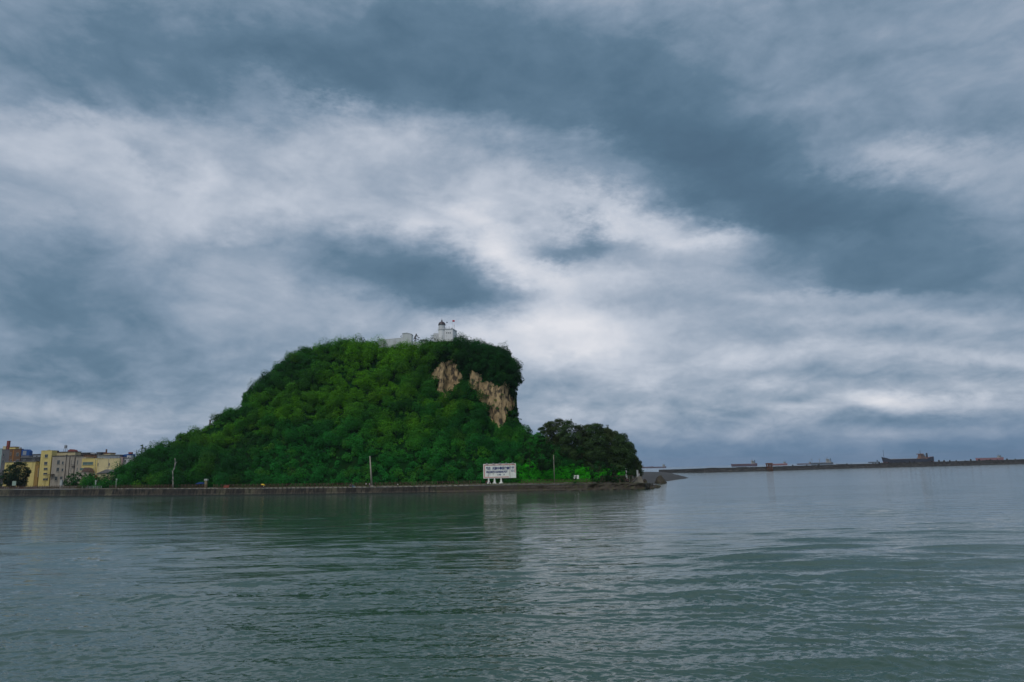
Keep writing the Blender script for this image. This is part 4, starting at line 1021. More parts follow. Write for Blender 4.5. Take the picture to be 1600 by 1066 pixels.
# blue roofed penthouse
Yb = YF + 13; q0 = at(33, 712, Yb); q1 = at(45.5, 712, Yb); zt3 = at(33, 702.6, Yb)[2]; gz = 4.2; w_ = q1[0] - q0[0]
root = empty('penthouse_block', (q0[0], Yb, gz), 'block topped by a bright blue sheet metal penthouse', 'building')
MB().box(0, w_, 0, 4, -1, q0[2] - gz).build('wall', W_grey, root)
MB().prism([(0, q0[2] - gz + .01), (w_, q0[2] - gz + .01), (w_, zt3 - gz - 1.2), (w_ * .72, zt3 - gz), (0, zt3 - gz)], 0, 3).build('penthouse', M_bl, root)
MB().box(w_ * .18, w_ * .62, -.06, -.003, q0[2] - gz + .4, zt3 - gz - .9).build('penthouse_window', W_lg, root)
# low mixed houses between
building('row_house', 'low grey house behind the round dark tree', 33, 62.5, 715.5, YF + 10, 6, W_dk, [(36, 717.4, 40, 720), (50, 717, 54, 720)], roof=M_grr, cat='house')
building('row_house', 'pale house roof seen above the low grey house', 45.5, 63, 710.8, YF + 34, 9, W_lg, [(48, 712.5, 50, 714.5), (56, 712, 59, 714.5)], roof=M_brr, cat='house')
building('warehouse', 'long yellow wall building behind the round dark tree', 8, 55.5, 722.5, YF + 2, 4, W_yel, [(13, 733, 16, 738)], roof=M_grr, cat='warehouse')
building('side_annex', 'narrow ochre annex left of the tall yellow tower', 55.6, 60.8, 727, YF + 1.5, 3, wallmat('ochre', (.32, .20, .06)), [(59, 731, 60.6, 746)])
r_, A_, w_, H_ = building('stair_tower', 'tall bright yellow four-storey tower with stacked dark windows', 64.6, 81.3, 704.8, YF, 5, W_yel, [(69.8, 710, 75.2, 715.4), (68.8, 721.6, 74.3, 726.6), (68.2, 731, 74.5, 734.6), (67.6, 738.8, 74, 742), (67, 747.4, 75, 750.5)])
MB().lathe((2.2, 4, H_ + .28), [(.8, 0), (.8, .5)], 12).build('water_tank', M_tank, r_)
r_, A_, w_, H_ = building('rear_block', 'cream upper block behind the beige building, with a rooftop tank', 83, 117.5, 707.2, YF + 8, 6, W_cream, [(102.5, 710.5, 105.6, 713)], roof=M_brr)
MB().lathe((1.5, 2, H_ + .4), [(.9, 0), (.9, .6), (.5, .9)], 12).build('vent', M_dark, r_)
mb = MB()
for sx_, sy_ in ((-.8, -.8), (.8, -.8), (-.8, .8), (.8, .8)): mb.bar((sx_, sy_, 0), (sx_ * .8, sy_ * .8, 2.3), .08)
t_ = mb.build('tank_stand', M_dark, r_); t_.location = (5.4, 4, H_ + .4); MB().lathe((0, 0, 2.31), [(.9, 0), (.9, 1.8), (.3, 2.3)], 14).build('water_tank', M_tank, t_)
MB().prism([(8.2, H_ + .41), (12.8, H_ + .41), (12, H_ + 1.5), (9.8, H_ + 2.0), (8.4, H_ + 1.4)], 2, 6).build('red_hut', M_redr, r_)
r_, A_, w_, H_ = building('office_block', 'beige tiled three-storey building right of the yellow tower', 82.3, 118.3, 713.2, YF - 2, 8, W_beige,
    [(89, 719, 93.8, 725.6), (96.6, 721, 99.8, 725.6), (87.9, 730.6, 92.7, 737), (96, 732, 99.2, 736.6), (85.5, 744.5, 90, 751), (93.5, 744.5, 98, 749.5), (110.6, 719, 112, 725), (115, 719.5, 116.3, 726), (110, 731, 111.6, 737)], roof=M_brr)
for px in (103.5, 109, 117): q = at(px, 720, A_[1]); MB().bar((0, 0, 0), (0, 0, H_ - .3), .16).build('drainpipe', M_brr, r_).location = (q[0] - A_[0], -.2, 0)
q = at(112, 729, A_[1]); mb = MB().box(0, 2.4, -1.0, -.003, 0, .12)
for k in range(7): mb.box(k*.38, k*.38+.06, -1.0, -.94, .121, 1.2)
mb.box(0, 2.4, -1.02, -.95, 1.201, 1.28); mb.build('balcony', W_dk, r_).location = (q[0] - A_[0], 0, q[2] - A_[2] + H_)
MB().box(0, 3, -2.2, -.003, 0, .25).box(.1, .3, -2.1, -1.9, -3.5, -.001).box(2.7, 2.9, -2.1, -1.9, -3.5, -.001).build('porch', M_brr, r_).location = (-.6, 0, at(80, 741.5, A_[1])[2] - A_[2] + H_)
r_, A_, w_, H_ = building('office_block', 'narrow beige wing with tall slit windows beside the shrubs', 118.6, 134.5, 715.2, YF - 2.5, 8, W_beige, [(120.2, 719, 122.3, 726), (119.6, 730.5, 121.6, 737.5)], roof=None)
building('row_house', 'dark roofed flats rising behind the slit-windowed beige wing', 118.6, 141, 711, YF + 26, 9, W_brown, [(125, 714, 128, 716), (136, 714, 138, 716)], roof=M_brr)
building('stair_hut', 'small dark rooftop hut behind the slit-windowed beige wing', 123, 138.5, 708.3, YF + 30, 6, W_dk, [], roof=M_grr, cat='hut')
building('stair_hut', 'small white rooftop hut left of the red sheet roof', 141.5, 148, 708.5, YF + 31, 5, W_wh, [], cat='hut')
building('rear_block', 'dull brown house behind the yellow block with strip windows', 140.5, 152.5, 712.4, YF + 25, 8, W_brown, [])
building('yellow_block', 'yellow block with a wide grey-green strip window above the red gate', 128.5, 152.6, 717.4, YF - 4, 8, W_yel,
    [(128.9, 721.8, 145.8, 727), (124+.5, 731.2, 132.5, 735.6), (140.6, 732, 142.4, 737), (144.8, 732, 146.4, 737)], pane=mat('green_glass', (.10, .17, .15), rough=.3))
MB()
r_, A_, w_, H_ = building('long_hall', 'long pale yellow hall beside the foot of the hill', 152.9, 187, 717.6, YF - 5, 2, W_pale, [(152.4, 723.5, 154, 728), (169.8, 723.5, 171.8, 728), (182.3, 724, 184, 729)])
MB().box(6, 7.6, -.8, -.003, 2, 3.4).build('air_conditioner', M_frame, r_)
building('penthouse_row', 'grey sheet metal rooftop floor above the long pale yellow hall', 152.5, 187, 712.2, YF + 4, 3, W_lg, [(159, 715.3, 162, 717.2), (171, 715.3, 173.5, 717.2), (182, 715.5, 184.5, 717.5)], roof=M_grr)
r_, A_, w_, H_ = building('stair_hut', 'rooftop hut with a flat red sheet roof and a water tank', 159.5, 172.5, 708.6, YF + 20, 6, W_cream, [], roof=M_redr, cat='hut')
MB().bar((1.6, 2, H_ + .4), (1.6, 2, H_ + 2.8), .5, 10).build('water_tank', W_brown, r_)
building('stair_hut', 'dark grey hut left of the red sheet roof', 151.5, 158, 707.6, YF + 18, 6, W_dk, [(153, 709, 155, 711)], roof=M_grr, cat='hut')
Yb = YF + 8; q0 = at(187.5, 717, Yb); q1 = at(200.5, 717, Yb); w_ = q1[0] - q0[0]; za = at(188, 713.8, Yb)[2] - gz; zc_ = at(188, 710.2, Yb)[2] - gz
root = empty('blue_roofed_house', (q0[0], Yb, gz), 'house with a sloping bright blue roof near the left foot of the hill', 'house')
MB().box(0, w_, 0, 8, -1, za - .01).build('wall', W_lg, root); MB().prism([(-.2, za), (w_ + .2, za), (w_ + .2, zc_ + .2), (w_ * .6, zc_), (0, za + 1.0), (-.2, za + .9)], -.4, 8).build('roof', M_bl, root)
MB().box(w_ - 1.4, w_ + .6, 2, 4, zc_ + .21, zc_ + 1.4).build('roof_tank', M_redr, root)
building('white_house', 'small white house with two dark windows at the foot of the hill', 198.5, 204.5, 712.2, YF + 6, 3, W_wh, [(199.8, 714, 202, 716.3)], cat='house')
building('white_house', 'pale low house half hidden by the left end of the hill', 191, 210, 716.6, YF + 4, 4, W_wh, [(194, 718.5, 197, 723), (202.2, 718.8, 204.4, 721.4)], cat='house', roof=M_grr)
building('white_house', 'pink and white house beside the tip of the hill', 188, 192, 715, YF + 3, 3, wallmat('pink', (.45, .32, .32)), [], cat='house')
# low gabled house with a red door
Yb = YF - 12; q0 = at(146.5, 740.2, Yb); q1 = at(176, 740.2, Yb); w_ = q1[0] - q0[0]; za = q0[2] - 4.2; zp = at(165, 733.6, Yb)[2] - 4.2
root = empty('gabled_house', (q0[0], Yb, 4.2), 'low cream house with a wide grey gable roof and a red gate', 'house')
MB().box(0, w_, 0, 7, -1, za).build('wall', W_cream, root); MB().prism([(w_*.15, za + .01), (w_ + .6, za + .5), (w_ * .66, zp)], -.6, 7.4).build('roof', M_grr, root)
MB().box(0.4, 2.4, -.12, -.003, za - 3.5, za - .8).build('gate', M_red, root)
Yb = YF - 10; q0 = at(121.5, 737.5, Yb); q1 = at(138.5, 737.5, Yb); w_ = q1[0] - q0[0]; zp = at(130, 730.6, Yb)[2] - 4.2; za = q0[2] - 4.2
root = empty('lean_to_house', (q0[0], Yb, 4.2), 'low house with a brown sloping roof behind the rounded shrubs', 'house')
MB().box(0, w_, 0, 5, -1, za).build('wall', W_beige, root); MB().prism([(w_*.35, za + .01), (w_ + .4, za + .01), (w_ * .85, zp - .6), (w_*.6, zp)], -.4, 5.2).build('roof', mat('brown_tiles', (.14, .09, .07), var=.3), root)
# street lamps in the town
for px, y0, y1, lab in [(147.2, 718, 747, 'tall thin grey lamp post before the yellow strip-windowed block'), (168.3, 717, 738, 'lamp post with a crossarm before the long pale yellow hall'), (18.8, 722, 752, 'thin dark lamp post inside the round dark tree by the left edge')]:
    b = at(px, y1, YF - 17); h = at(px, y0, YF - 17)[2] - 4.2; root = empty('street_lamp', (b[0], YF - 17, 4.2), lab, 'street lamp')
    MB().bar((0, 0, -.2), (0, 0, h), .16, 8, .1).build('pole', M_dark if px < 50 else M_grr, root)
    MB().box(-1.3, 1.3, -.06, .06, 0, .14).build('crossarm', M_grr, root).location = (0, 0, h * .68); MB().box(-.25, .8, -.15, .15, 0, .2).build('lamp_head', M_wgrey, root).location = (0, 0, h + .02)

# ------------------------------------------------------------------ ships at anchor
def ship(px0, px1, Y, hull_m, boot_m, deck_px, label, house=(.80, .95), house_h=1.0, masts=(), cranes=(), funnel=.93, hatch_m=None, bow_up=.5, name='cargo_ship', house_m=None, fine=False, cat='cargo ship'):
    zc0 = azte((px0 + px1) / 2, 720)[0] * Y; Lg = (px1 - px0) / 1067 * Y * .985; B = Lg * .15; D_ = deck_px / 1067 * Y
    root = empty(name, (zc0, Y, 0), label, cat, 'ships lying off the harbour')
    nx = 28; V = []; lv = [-1.5, .0, D_ * .22, D_ * .6, D_]
    for i in range(nx + 1):
        t = i / nx; hb_ = B / 2 * min(1, (t / .16) ** .6 if t > 0 else 0) * (1 - .25 * max(0, (t - .85) / .15))
        sheer = bow_up * D_ * max(0, 1 - t / .13) ** .6 + (.22 if not fine else .45) * D_ * max(0, (t - .86) / .14) ** .5
        for side in (-1, 1):
            for k, z in enumerate(lv):
                zz1 = z + (sheer * (k / 4) if k > 1 else 0); x = -Lg / 2 + t * Lg
                if t < .2: x += (1 - k / 4) * .035 * Lg * (1 - t / .2)
                V.append((x, side * hb_ * (.75 + .25 * k / 4), zz1))
    per = 10; F = []; MI = []
    for i in range(nx):
        for k in range(4):
            a_ = i*per+k; F.append((a_, a_+per, a_+per+1, a_+1)); MI.append(1 if k < 2 else 0)
            a_ = i*per+5+k; F.append((a_, a_+1, a_+per+1, a_+per)); MI.append(1 if k < 2 else 0)
        a_ = i*per+4; F.append((a_, a_+per, a_+per+5, a_+5)); MI.append(2)
    F.append((nx*per, nx*per+5, nx*per+6, nx*per+1)); MI.append(0)
    for k in range(1, 4): F.append((nx*per+k, nx*per+5+k, nx*per+6+k, nx*per+k+1)); MI.append(0)
    mesh_np('hull', V, F, mats=[hull_m, boot_m, M_deck], midx=MI, parent=root)
    X_ = lambda t: -Lg / 2 + t * Lg
    hh = D_ * house_h; hm = house_m or M_superst
    h_ = MB(); x0_, x1_ = X_(house[0]), X_(house[1]); z_ = D_ + .02; st = 4
    for k in range(st):
        sh = (x1_ - x0_) * .09 * k; h_.box(x0_ + sh * .4, x1_ - sh * 1.3, -B * .40 + k * B * .03, B * .40 - k * B * .03, z_ + hh * k / st + .01 * k, z_ + hh * (k + 1) / st)
    h_.box(x0_ - .2, x0_ + (x1_ - x0_) * .45, -B * .5, B * .5, z_ + hh + .02, z_ + hh * 1.17)
    ho = h_.build('deckhouse', hm, root)
    wn = MB()
    for k in range(st): 
        for q in range(6): 
            xa = x0_ + (x1_ - x0_) * (.12 + .12 * q); wn.box(xa, xa + (x1_ - x0_) * .06, -B * .43, -B * .36 + k * B * .03 - B*.045, z_ + hh * (k + .35) / st, z_ + hh * (k + .7) / st)
    wn.build('window', M_glass, ho)
    xf = X_(funnel); MB().lathe((xf, 0, z_), [(B * .12, 0), (B * .10, hh * 1.25), (B * .06, hh * 1.3)], 12).build('funnel', M_funnel, root)
    mb_ = MB().bar(((x0_ * .7 + x1_ * .3), 0, z_ + hh * 1.17), ((x0_ * .7 + x1_ * .3), 0, z_ + hh * 1.9), Lg * .003); mb_.bar((x0_ - Lg * .005, 0, z_ + hh * 1.5), (x0_ + Lg * .03, 0, z_ + hh * 1.5), Lg * .002); mb_.build('radar_mast', M_funnel, root)
    for t, hgt in masts: MB().bar((0, 0, 0), (0, 0, hgt * D_), Lg * .0035, 6, Lg * .002).build('mast', M_funnel, root).location = (X_(t), 0, D_ * (1 + (bow_up if t < .06 else 0)))
    for t, hgt in cranes:
        c_ = MB().bar((0, 0, 0), (0, 0, hgt * D_), Lg * .007, 8).build('crane', M_crane, root); c_.location = (X_(t), 0, D_)
        MB().bar((0, 0, hgt * D_ * .9), (-Lg * .07, 0, hgt * D_ * .62), Lg * .004).build('jib', M_crane, c_)
    hn = 6; 
    for k in range(hn):
        xa = X_(.14 + (house[0] - .18) * k / hn); xb = X_(.14 + (house[0] - .18) * (k + .82) / hn)
        MB().box(xa, xb, -B * .3, B * .3, D_ + .01, D_ + D_ * (.10 if not fine else .06)).build('hatch', hatch_m or M_crane, root)
    if fine:
        pi = MB(); pi.bar((X_(.1), -B*.1, D_ * 1.22), (X_(.78), -B*.1, D_ * 1.12), Lg * .0018)
        for k in range(14): xx = X_(.12 + .65 * k / 14); pi.bar((xx, -B*.1, D_), (xx, -B*.1, D_ * 1.2), Lg * .0014)
        for k, t in enumerate((.25, .43, .47, .62)): pi.bar((X_(t), 0, D_), (X_(t), 0, D_ * 1.4), Lg * .0025)
        pi.build('deck_piping', M_superst, root)
    return root
H_blk = mat('dark_navy_hull', (.022, .022, .035), var=.3, vscale=.03); H_red = mat('red_hull', (.25, .09, .085), var=.2, vscale=.03); H_mar = mat('maroon_hull', (.13, .06, .07), var=.2, vscale=.03)
H_boot = mat('antifouling_red', (.13, .04, .04), var=.2, vscale=.03); H_org = mat('orange_red_hull', (.34, .11, .10), var=.15, vscale=.03); H_gry = mat('grey_hull', (.08, .10, .11), var=.2, vscale=.03); H_blu = mat('dull_blue_boot', (.05, .06, .13), var=.2)
M_deck = mat('red_brown_deck', (.17, .07, .06), var=.2, vscale=.03); M_superst = mat('ship_white', (.48, .46, .40), var=.15, vscale=.05); M_funnel = mat('dark_funnel', (.03, .035, .05)); M_crane = mat('ship_tan', (.24, .17, .12), var=.2)
M_suporg = mat('brown_orange_house', (.28, .15, .09), var=.25, vscale=.08)
ship(1378, 1457, 2300, H_blk, H_boot, 6.6, 'largest dark-hulled ship with raised bow and orange-brown bridge', house=(.74, .86), house_h=1.0, masts=((.05, 1.7), (.70, .3)), funnel=.90, fine=True, house_m=M_suporg, bow_up=.6)
ship(1141.5, 1182, 3600, H_mar, H_blu, 3.6, 'red-brown bulk ship with white bridge, leftmost over the breakwater', house=(.80, .91), house_h=1.2, masts=(), bow_up=.15)
ship(1199, 1229, 4200, H_org, H_boot, 2.5, 'red and white ship lying behind the legged platform', house=(.84, .94), house_h=.9, masts=((.3, .5),), hatch_m=M_superst, bow_up=.1)
ship(1266, 1300.5, 3900, H_gry, H_blk, 2.6, 'dark grey ship with cranes and a tall pale bridge', house=(.72, .90), house_h=1.9, cranes=((.08, 2.4), (.42, 2.3)), bow_up=.1)
ship(1244.5, 1268, 4600, H_mar, H_gry, 1.7, 'small faint red ship overlapping the bow of the crane ship', house=(.82, .95), house_h=1.2, bow_up=.1)
ship(1356, 1372.5, 5200, H_gry, H_gry, 1.5, 'tiny grey ship left of the largest dark ship', house=(.84, .95), house_h=1.4, masts=((.3, .8),), bow_up=.1, house_m=H_gry)
ship(1524.5, 1567, 4300, H_org, H_org, 3.6, 'pinkish red tanker farthest right on the horizon', house=(.84, .94), house_h=.8, bow_up=.1)
ship(1014, 1040, 5000, H_mar, H_blu, 1.8, 'faint pinkish ship showing just right of the casuarinas', house=(.80, .93), house_h=1.6, bow_up=.1)
ship(992, 1020, 5400, H_mar, H_gry, 2.2, 'dim reddish ship partly hidden behind the casuarinas', house=(.32, .42), house_h=1.3, bow_up=.1, funnel=.44)
# ------------------------------------------------------------------ trees that stand apart
def plant(px, ytop, Y, wpx, tint, label, group=None, seed=1, name='tree', base=None, cat='tree', ncl=46, leaf=.42, dens=9, **k):
    p = at(px, ytop, Y); bz = base if base is not None else 3.0; h = p[2] - bz; w_ = wpx / 1067 * Y
    r = make_tree(name, h, w_, w_ * .8, ncl, tint, leaf, dens, label, group, cat, seed=seed, **k)
    r.location = (p[0], Y, bz); return r
CAS = [(846, 667, 11), (858, 659, 17), (872, 656, 19), (888, 658, 19), (905, 666, 18), (918, 664, 16), (930, 663, 20), (945, 669, 20), (958, 675, 18), (971, 679, 19), (981, 696, 18), (989, 711, 14)]
CL = ['leftmost feathery casuarina, next to the foot of the cliff', 'tall casuarina at the left shoulder of the grove', 'casuarina at the highest top of the grove', 'broad casuarina just right of the highest top of the grove',
      'casuarina in the dip of the grove skyline', 'slender casuarina just right of the dip in the grove skyline', 'casuarina with the second highest top, mid grove', 'broad casuarina on the falling right half of the grove',
      'casuarina above the large dark bush, right half of grove', 'casuarina with a ragged tip sticking up near the right end', 'lower casuarina near the right end leaning seaward', 'lowest casuarina at the seaward right end of the grove']
for k, ((px, yt, wp), lab) in enumerate(zip(CAS, CL)):
    Yt_ = ridge_at(min(px, 940))[0] + 5 + (k % 3) * 6
    plant(px, yt + 2, Yt_, wp * 1.75, (.062, .092, .032) if k % 3 else (.045, .085, .028), 'dark ' + lab, 'casuarinas on the point', seed=100 + k, name='casuarina_tree', ncl=150, leaf=.62, dens=9, droop=True, wisp=9, crown_base=.1)
BU = [(934, 722, 262, 34, (.014, .06, .014), 'large rounded dark bush below the casuarinas'), (957, 727, 262, 24, (.014, .055, .014), 'dark bush right of the large rounded bush below the casuarinas'),
      (976, 731, 263, 18, (.016, .05, .014), 'smaller dark bush nearest the pale post'), (896, 736, 262, 9, (.012, .06, .012), 'tiny dark bush on the bright grass slope above the notice board'),
      (862, 690, 282, 30, (.016, .06, .014), 'dark green bush between the cliff foot and the casuarinas'), (845, 682, 286, 22, (.016, .05, .014), 'dark bush at the right foot of the cliff'),
      (826, 672, 288, 18, (.014, .042, .012), 'dark shrub below the overhanging edge of the cliff'), (906, 700, 300, 22, (.018, .06, .016), 'green bush in front of the middle casuarinas')]
for k, (px, yt, Y, wp, tn, lab) in enumerate(BU):
    b_ = 2.8 if Y < 275 else 8
    plant(px, yt, Y, wp, tn, lab, seed=140 + k, name='bush', cat='bush', base=b_, ncl=34, leaf=.42, dens=11, crown_base=.05, trunk_r=.1)
plant(31, 724, 428, 30, (.014, .034, .012), 'round dark tree standing before the long yellow wall', seed=171, base=4.2, ncl=120, leaf=.5, dens=6, wisp=16, crown_base=.12)
plant(17, 728, 426, 20, (.02, .05, .016), 'smaller green tree at the left of the round dark tree', seed=172, base=4.2, ncl=30, leaf=.5)
plant(3, 738, 424, 22, (.012, .055, .014), 'low green bush at the left edge of the picture', seed=173, name='bush', cat='bush', base=4.2, crown_base=.05)
for k, (px, yt, wp, lab) in enumerate([(112, 741, 22, 'left rounded shrub below the beige building'), (126, 738.5, 26, 'largest rounded shrub below the slit-windowed wing'), (142, 741, 20, 'right rounded shrub beside the red gate')]):
    plant(px, yt, 424 - k * 2, wp, (.016, .085, .016), lab, 'rounded shrubs on the quay', seed=180 + k, name='shrub', cat='shrub', base=4.2, crown_base=.05, leaf=.5, dens=9)
plant(161, 742.5, 418, 24, (.025, .12, .014), 'light green shrub right of the red gate', seed=185, name='shrub', cat='shrub', base=4.2, crown_base=.05, leaf=.45)
plant(177, 738, 410, 26, (.014, .06, .016), 'dark green tree where the hill begins on the left', seed=186, base=4.2, crown_base=.05)
plant(189, 727, 410, 18, (.016, .065, .018), 'pointed dark tree touching the small white houses', seed=187, base=4.2, crown_base=.1)
for px, yt, wp, tn, lab, nm in [(222, 696.5, 11, (.06, .12, .03), 'small pale feathery tree at the left skyline', 'tree'), (651, 523.5, 11, (.05, .042, .03), 'brownish bare-looking tree behind the summit wall', 'tree'),
                        (626.6, 524.3, 5, (.03, .04, .025), 'small dark shrub left of the white block', 'shrub'), (591.5, 526.5, 4.5, (.02, .05, .015), 'tiny pointed shrub at the left end of the summit wall', 'shrub'),
                        (676, 524, 12, (.02, .08, .016), 'green bush at the left foot of the lighthouse terrace', 'bush'), (540, 529, 14, (.02, .075, .016), 'rounded tree on the skyline left of the summit wall', 'tree'),
                        (567, 527.5, 12, (.016, .06, .014), 'dark tree on the skyline nearest the summit wall', 'tree'), (515, 534, 16, (.02, .06, .016), 'spreading tree on the upper left skyline', 'tree'),
                        (296, 673.5, 11, (.014, .045, .014), 'dark round tree on the skyline left of the chimney', 'tree'), (285, 679.5, 10, (.014, .045, .014), 'dark tree lower on the skyline left of the chimney', 'tree'), (249, 694.5, 8, (.014, .045, .014), 'small dark crown on the low left skyline', 'tree'), (491, 541, 14, (.014, .05, .014), 'dark tree where the upper left skyline starts to fall', 'tree')]:
    Yr_, zr_ = ridge_at(px); az_ = azte(px, yt)[0]; i_ = int(np.argmin(abs(AZC - az_))); Yr_ = HY[i_, -1]; zr_ = HZ[i_, -1]
    if px == 676: Yr_ = Yl - 2
    plant(px, yt, Yr_ + (4 if px in (651, 626.6) else 0), wp, tn, lab, seed=int(px), name=nm, cat=nm, base=zr_ - 1.2, ncl=22, leaf=.36, dens=14, crown_base=.1, trunk_r=.12, wisp=8 if px in (222, 651) else 0)
# crowns one can pick out on the slope
protos = []
for k, (tn, sz) in enumerate([((.018, .10, .018), 6.5), ((.04, .15, .016), 5.5), ((.012, .055, .014), 7), ((.016, .125, .026), 5.2), ((.05, .12, .02), 4.8)]):
    protos.append(make_tree('hillside_tree', sz, sz * 1.35, sz * 1.2, 34, tn, .44, 10, '', 'trees among the hillside thicket', 'tree', seed=300 + k, crown_base=.1))
HL = ['rounded mid green tree crown standing out of the hillside thicket', 'yellow-green tree crown standing out of the hillside thicket', 'dark green tree crown standing out of the hillside thicket', 'emerald tree crown standing out of the hillside thicket', 'olive tree crown standing out of the hillside thicket']
trg = np.random.default_rng(44); used_ = [0] * 5; recs = []; placed = []; tries = 0
idxs = trg.permutation(len(P_))
for q in idxs:
    if len(placed) >= 70: break
    x_, y_ = ppx[q], ppy[q]
    if near_rock[q] or y_ < skyl[q] + 8 or y_ > 742 or (700 < x_ < 830 and y_ < 665): continue
    if any(abs(x_ - a_) < 22 and abs(y_ - b_) < 13 for a_, b_ in placed): continue
    placed.append((x_, y_))
    w5 = species(np.array([x_]), np.array([y_]), trg)[0]
    k = int(np.argmin([np.abs(np.array(t_) * (1) - w5).sum() for t_ in [(.018, .10, .018), (.04, .15, .016), (.012, .055, .014), (.016, .125, .026), (.05, .12, .02)]]))
    if used_[k] == 0: o = protos[k]
    else: o = copy_tree(protos[k])
    used_[k] += 1; s_ = .7 + .5 * trg.random()
    o.location = tuple(P_[q] - np.array([0, 0, 1.6 * s_])); o.scale = (s_, s_, s_ * .85); o.rotation_euler = (0, 0, trg.random() * 6.28); recs.append((o, k, x_, y_))
for k in range(5):
    if used_[k] == 0:
        for ch in list(protos[k].children): bpy.data.objects.remove(ch)
        bpy.data.objects.remove(protos[k])
def region(x, y):
    if y > 700:
        return ('at the foot of the far left slope' if x < 300 else 'low on the slope left of the yellow umbrella' if x < 400 else 'low on the slope right of the yellow umbrella' if x < 500 else 'low on the slope around the concrete pole' if x < 640 else
                'low on the slope left of the harbour sign' if x < 740 else 'just above the harbour sign' if x < 830 else 'low on the slope right of the harbour sign')
    if y > 640: return 'on the lower middle of the left slope' if x < 430 else 'mid slope above the people by the water' if x < 540 else 'mid slope above the concrete pole' if x < 640 else 'mid slope below the bare cliff' if x < 740 else 'right below the foot of the cliff'
    if y > 590: return 'high on the steep left slope' if x < 480 else 'in the centre of the hillside' if x < 600 else 'just left of the bare cliff'
    return 'on the upper left shoulder of the hill' if x < 560 else 'below the summit wall'
NM = ['mid green', 'yellow-green', 'dark green', 'emerald', 'olive']; grp = {}
for rc in recs: grp.setdefault((rc[1], region(rc[2], rc[3])), []).append(rc)
for (k, rg_), L2 in grp.items():
    L2.sort(key=lambda r_: r_[2]); n2 = len(L2)
    pre = [''] if n2 == 1 else ['left ', 'right '] if n2 == 2 else ['leftmost ', 'middle ', 'rightmost '] if n2 == 3 else ['leftmost ', 'second from left ', 'second from right ', 'rightmost '] if n2 == 4 else ['leftmost '] + [['second ', 'third ', 'fourth ', 'fifth ', 'sixth '][min(q_, 4)] + 'from left ' for q_ in range(n2 - 2)] + ['rightmost ']
    for r_, w_ in zip(L2, pre): r_[0]['label'] = w_ + NM[k] + ' tree crown ' + rg_
# ------------------------------------------------------------------ people
def skin_mesh(name, verts, edges, radii, m, parent, sub=1):
    me = bpy.data.meshes.new(name); me.from_pydata(verts, edges, [])
    o = bpy.data.objects.new('tmp', me); col.objects.link(o); o.modifiers.new('s', 'SKIN'); o.modifiers.new('d', 'SUBSURF').levels = sub
    for i_, r in enumerate(radii):
        sv = me.skin_vertices[0].data[i_]; r = r if isinstance(r, tuple) else (r, r); sv.radius = r; sv.use_root = (i_ == 0)
    bpy.context.view_layer.update()
    me2 = bpy.data.meshes.new_from_object(o.evaluated_get(bpy.context.evaluated_depsgraph_get())); bpy.data.objects.remove(o)
    me2.name = name; me2.materials.clear(); me2.materials.append(m); me2.polygons.foreach_set('use_smooth', [True] * len(me2.polygons))
    o2 = bpy.data.objects.new(name, me2); col.objects.link(o2); o2.parent = parent; return o2
M_skin = mat('skin', (.38, .22, .15), var=.05); M_hair = mat('black_hair', (.012, .01, .01)); cloth = {}
def cm(c):
    if c not in cloth: cloth[c] = mat('cloth', c, var=.1)
    return cloth[c]
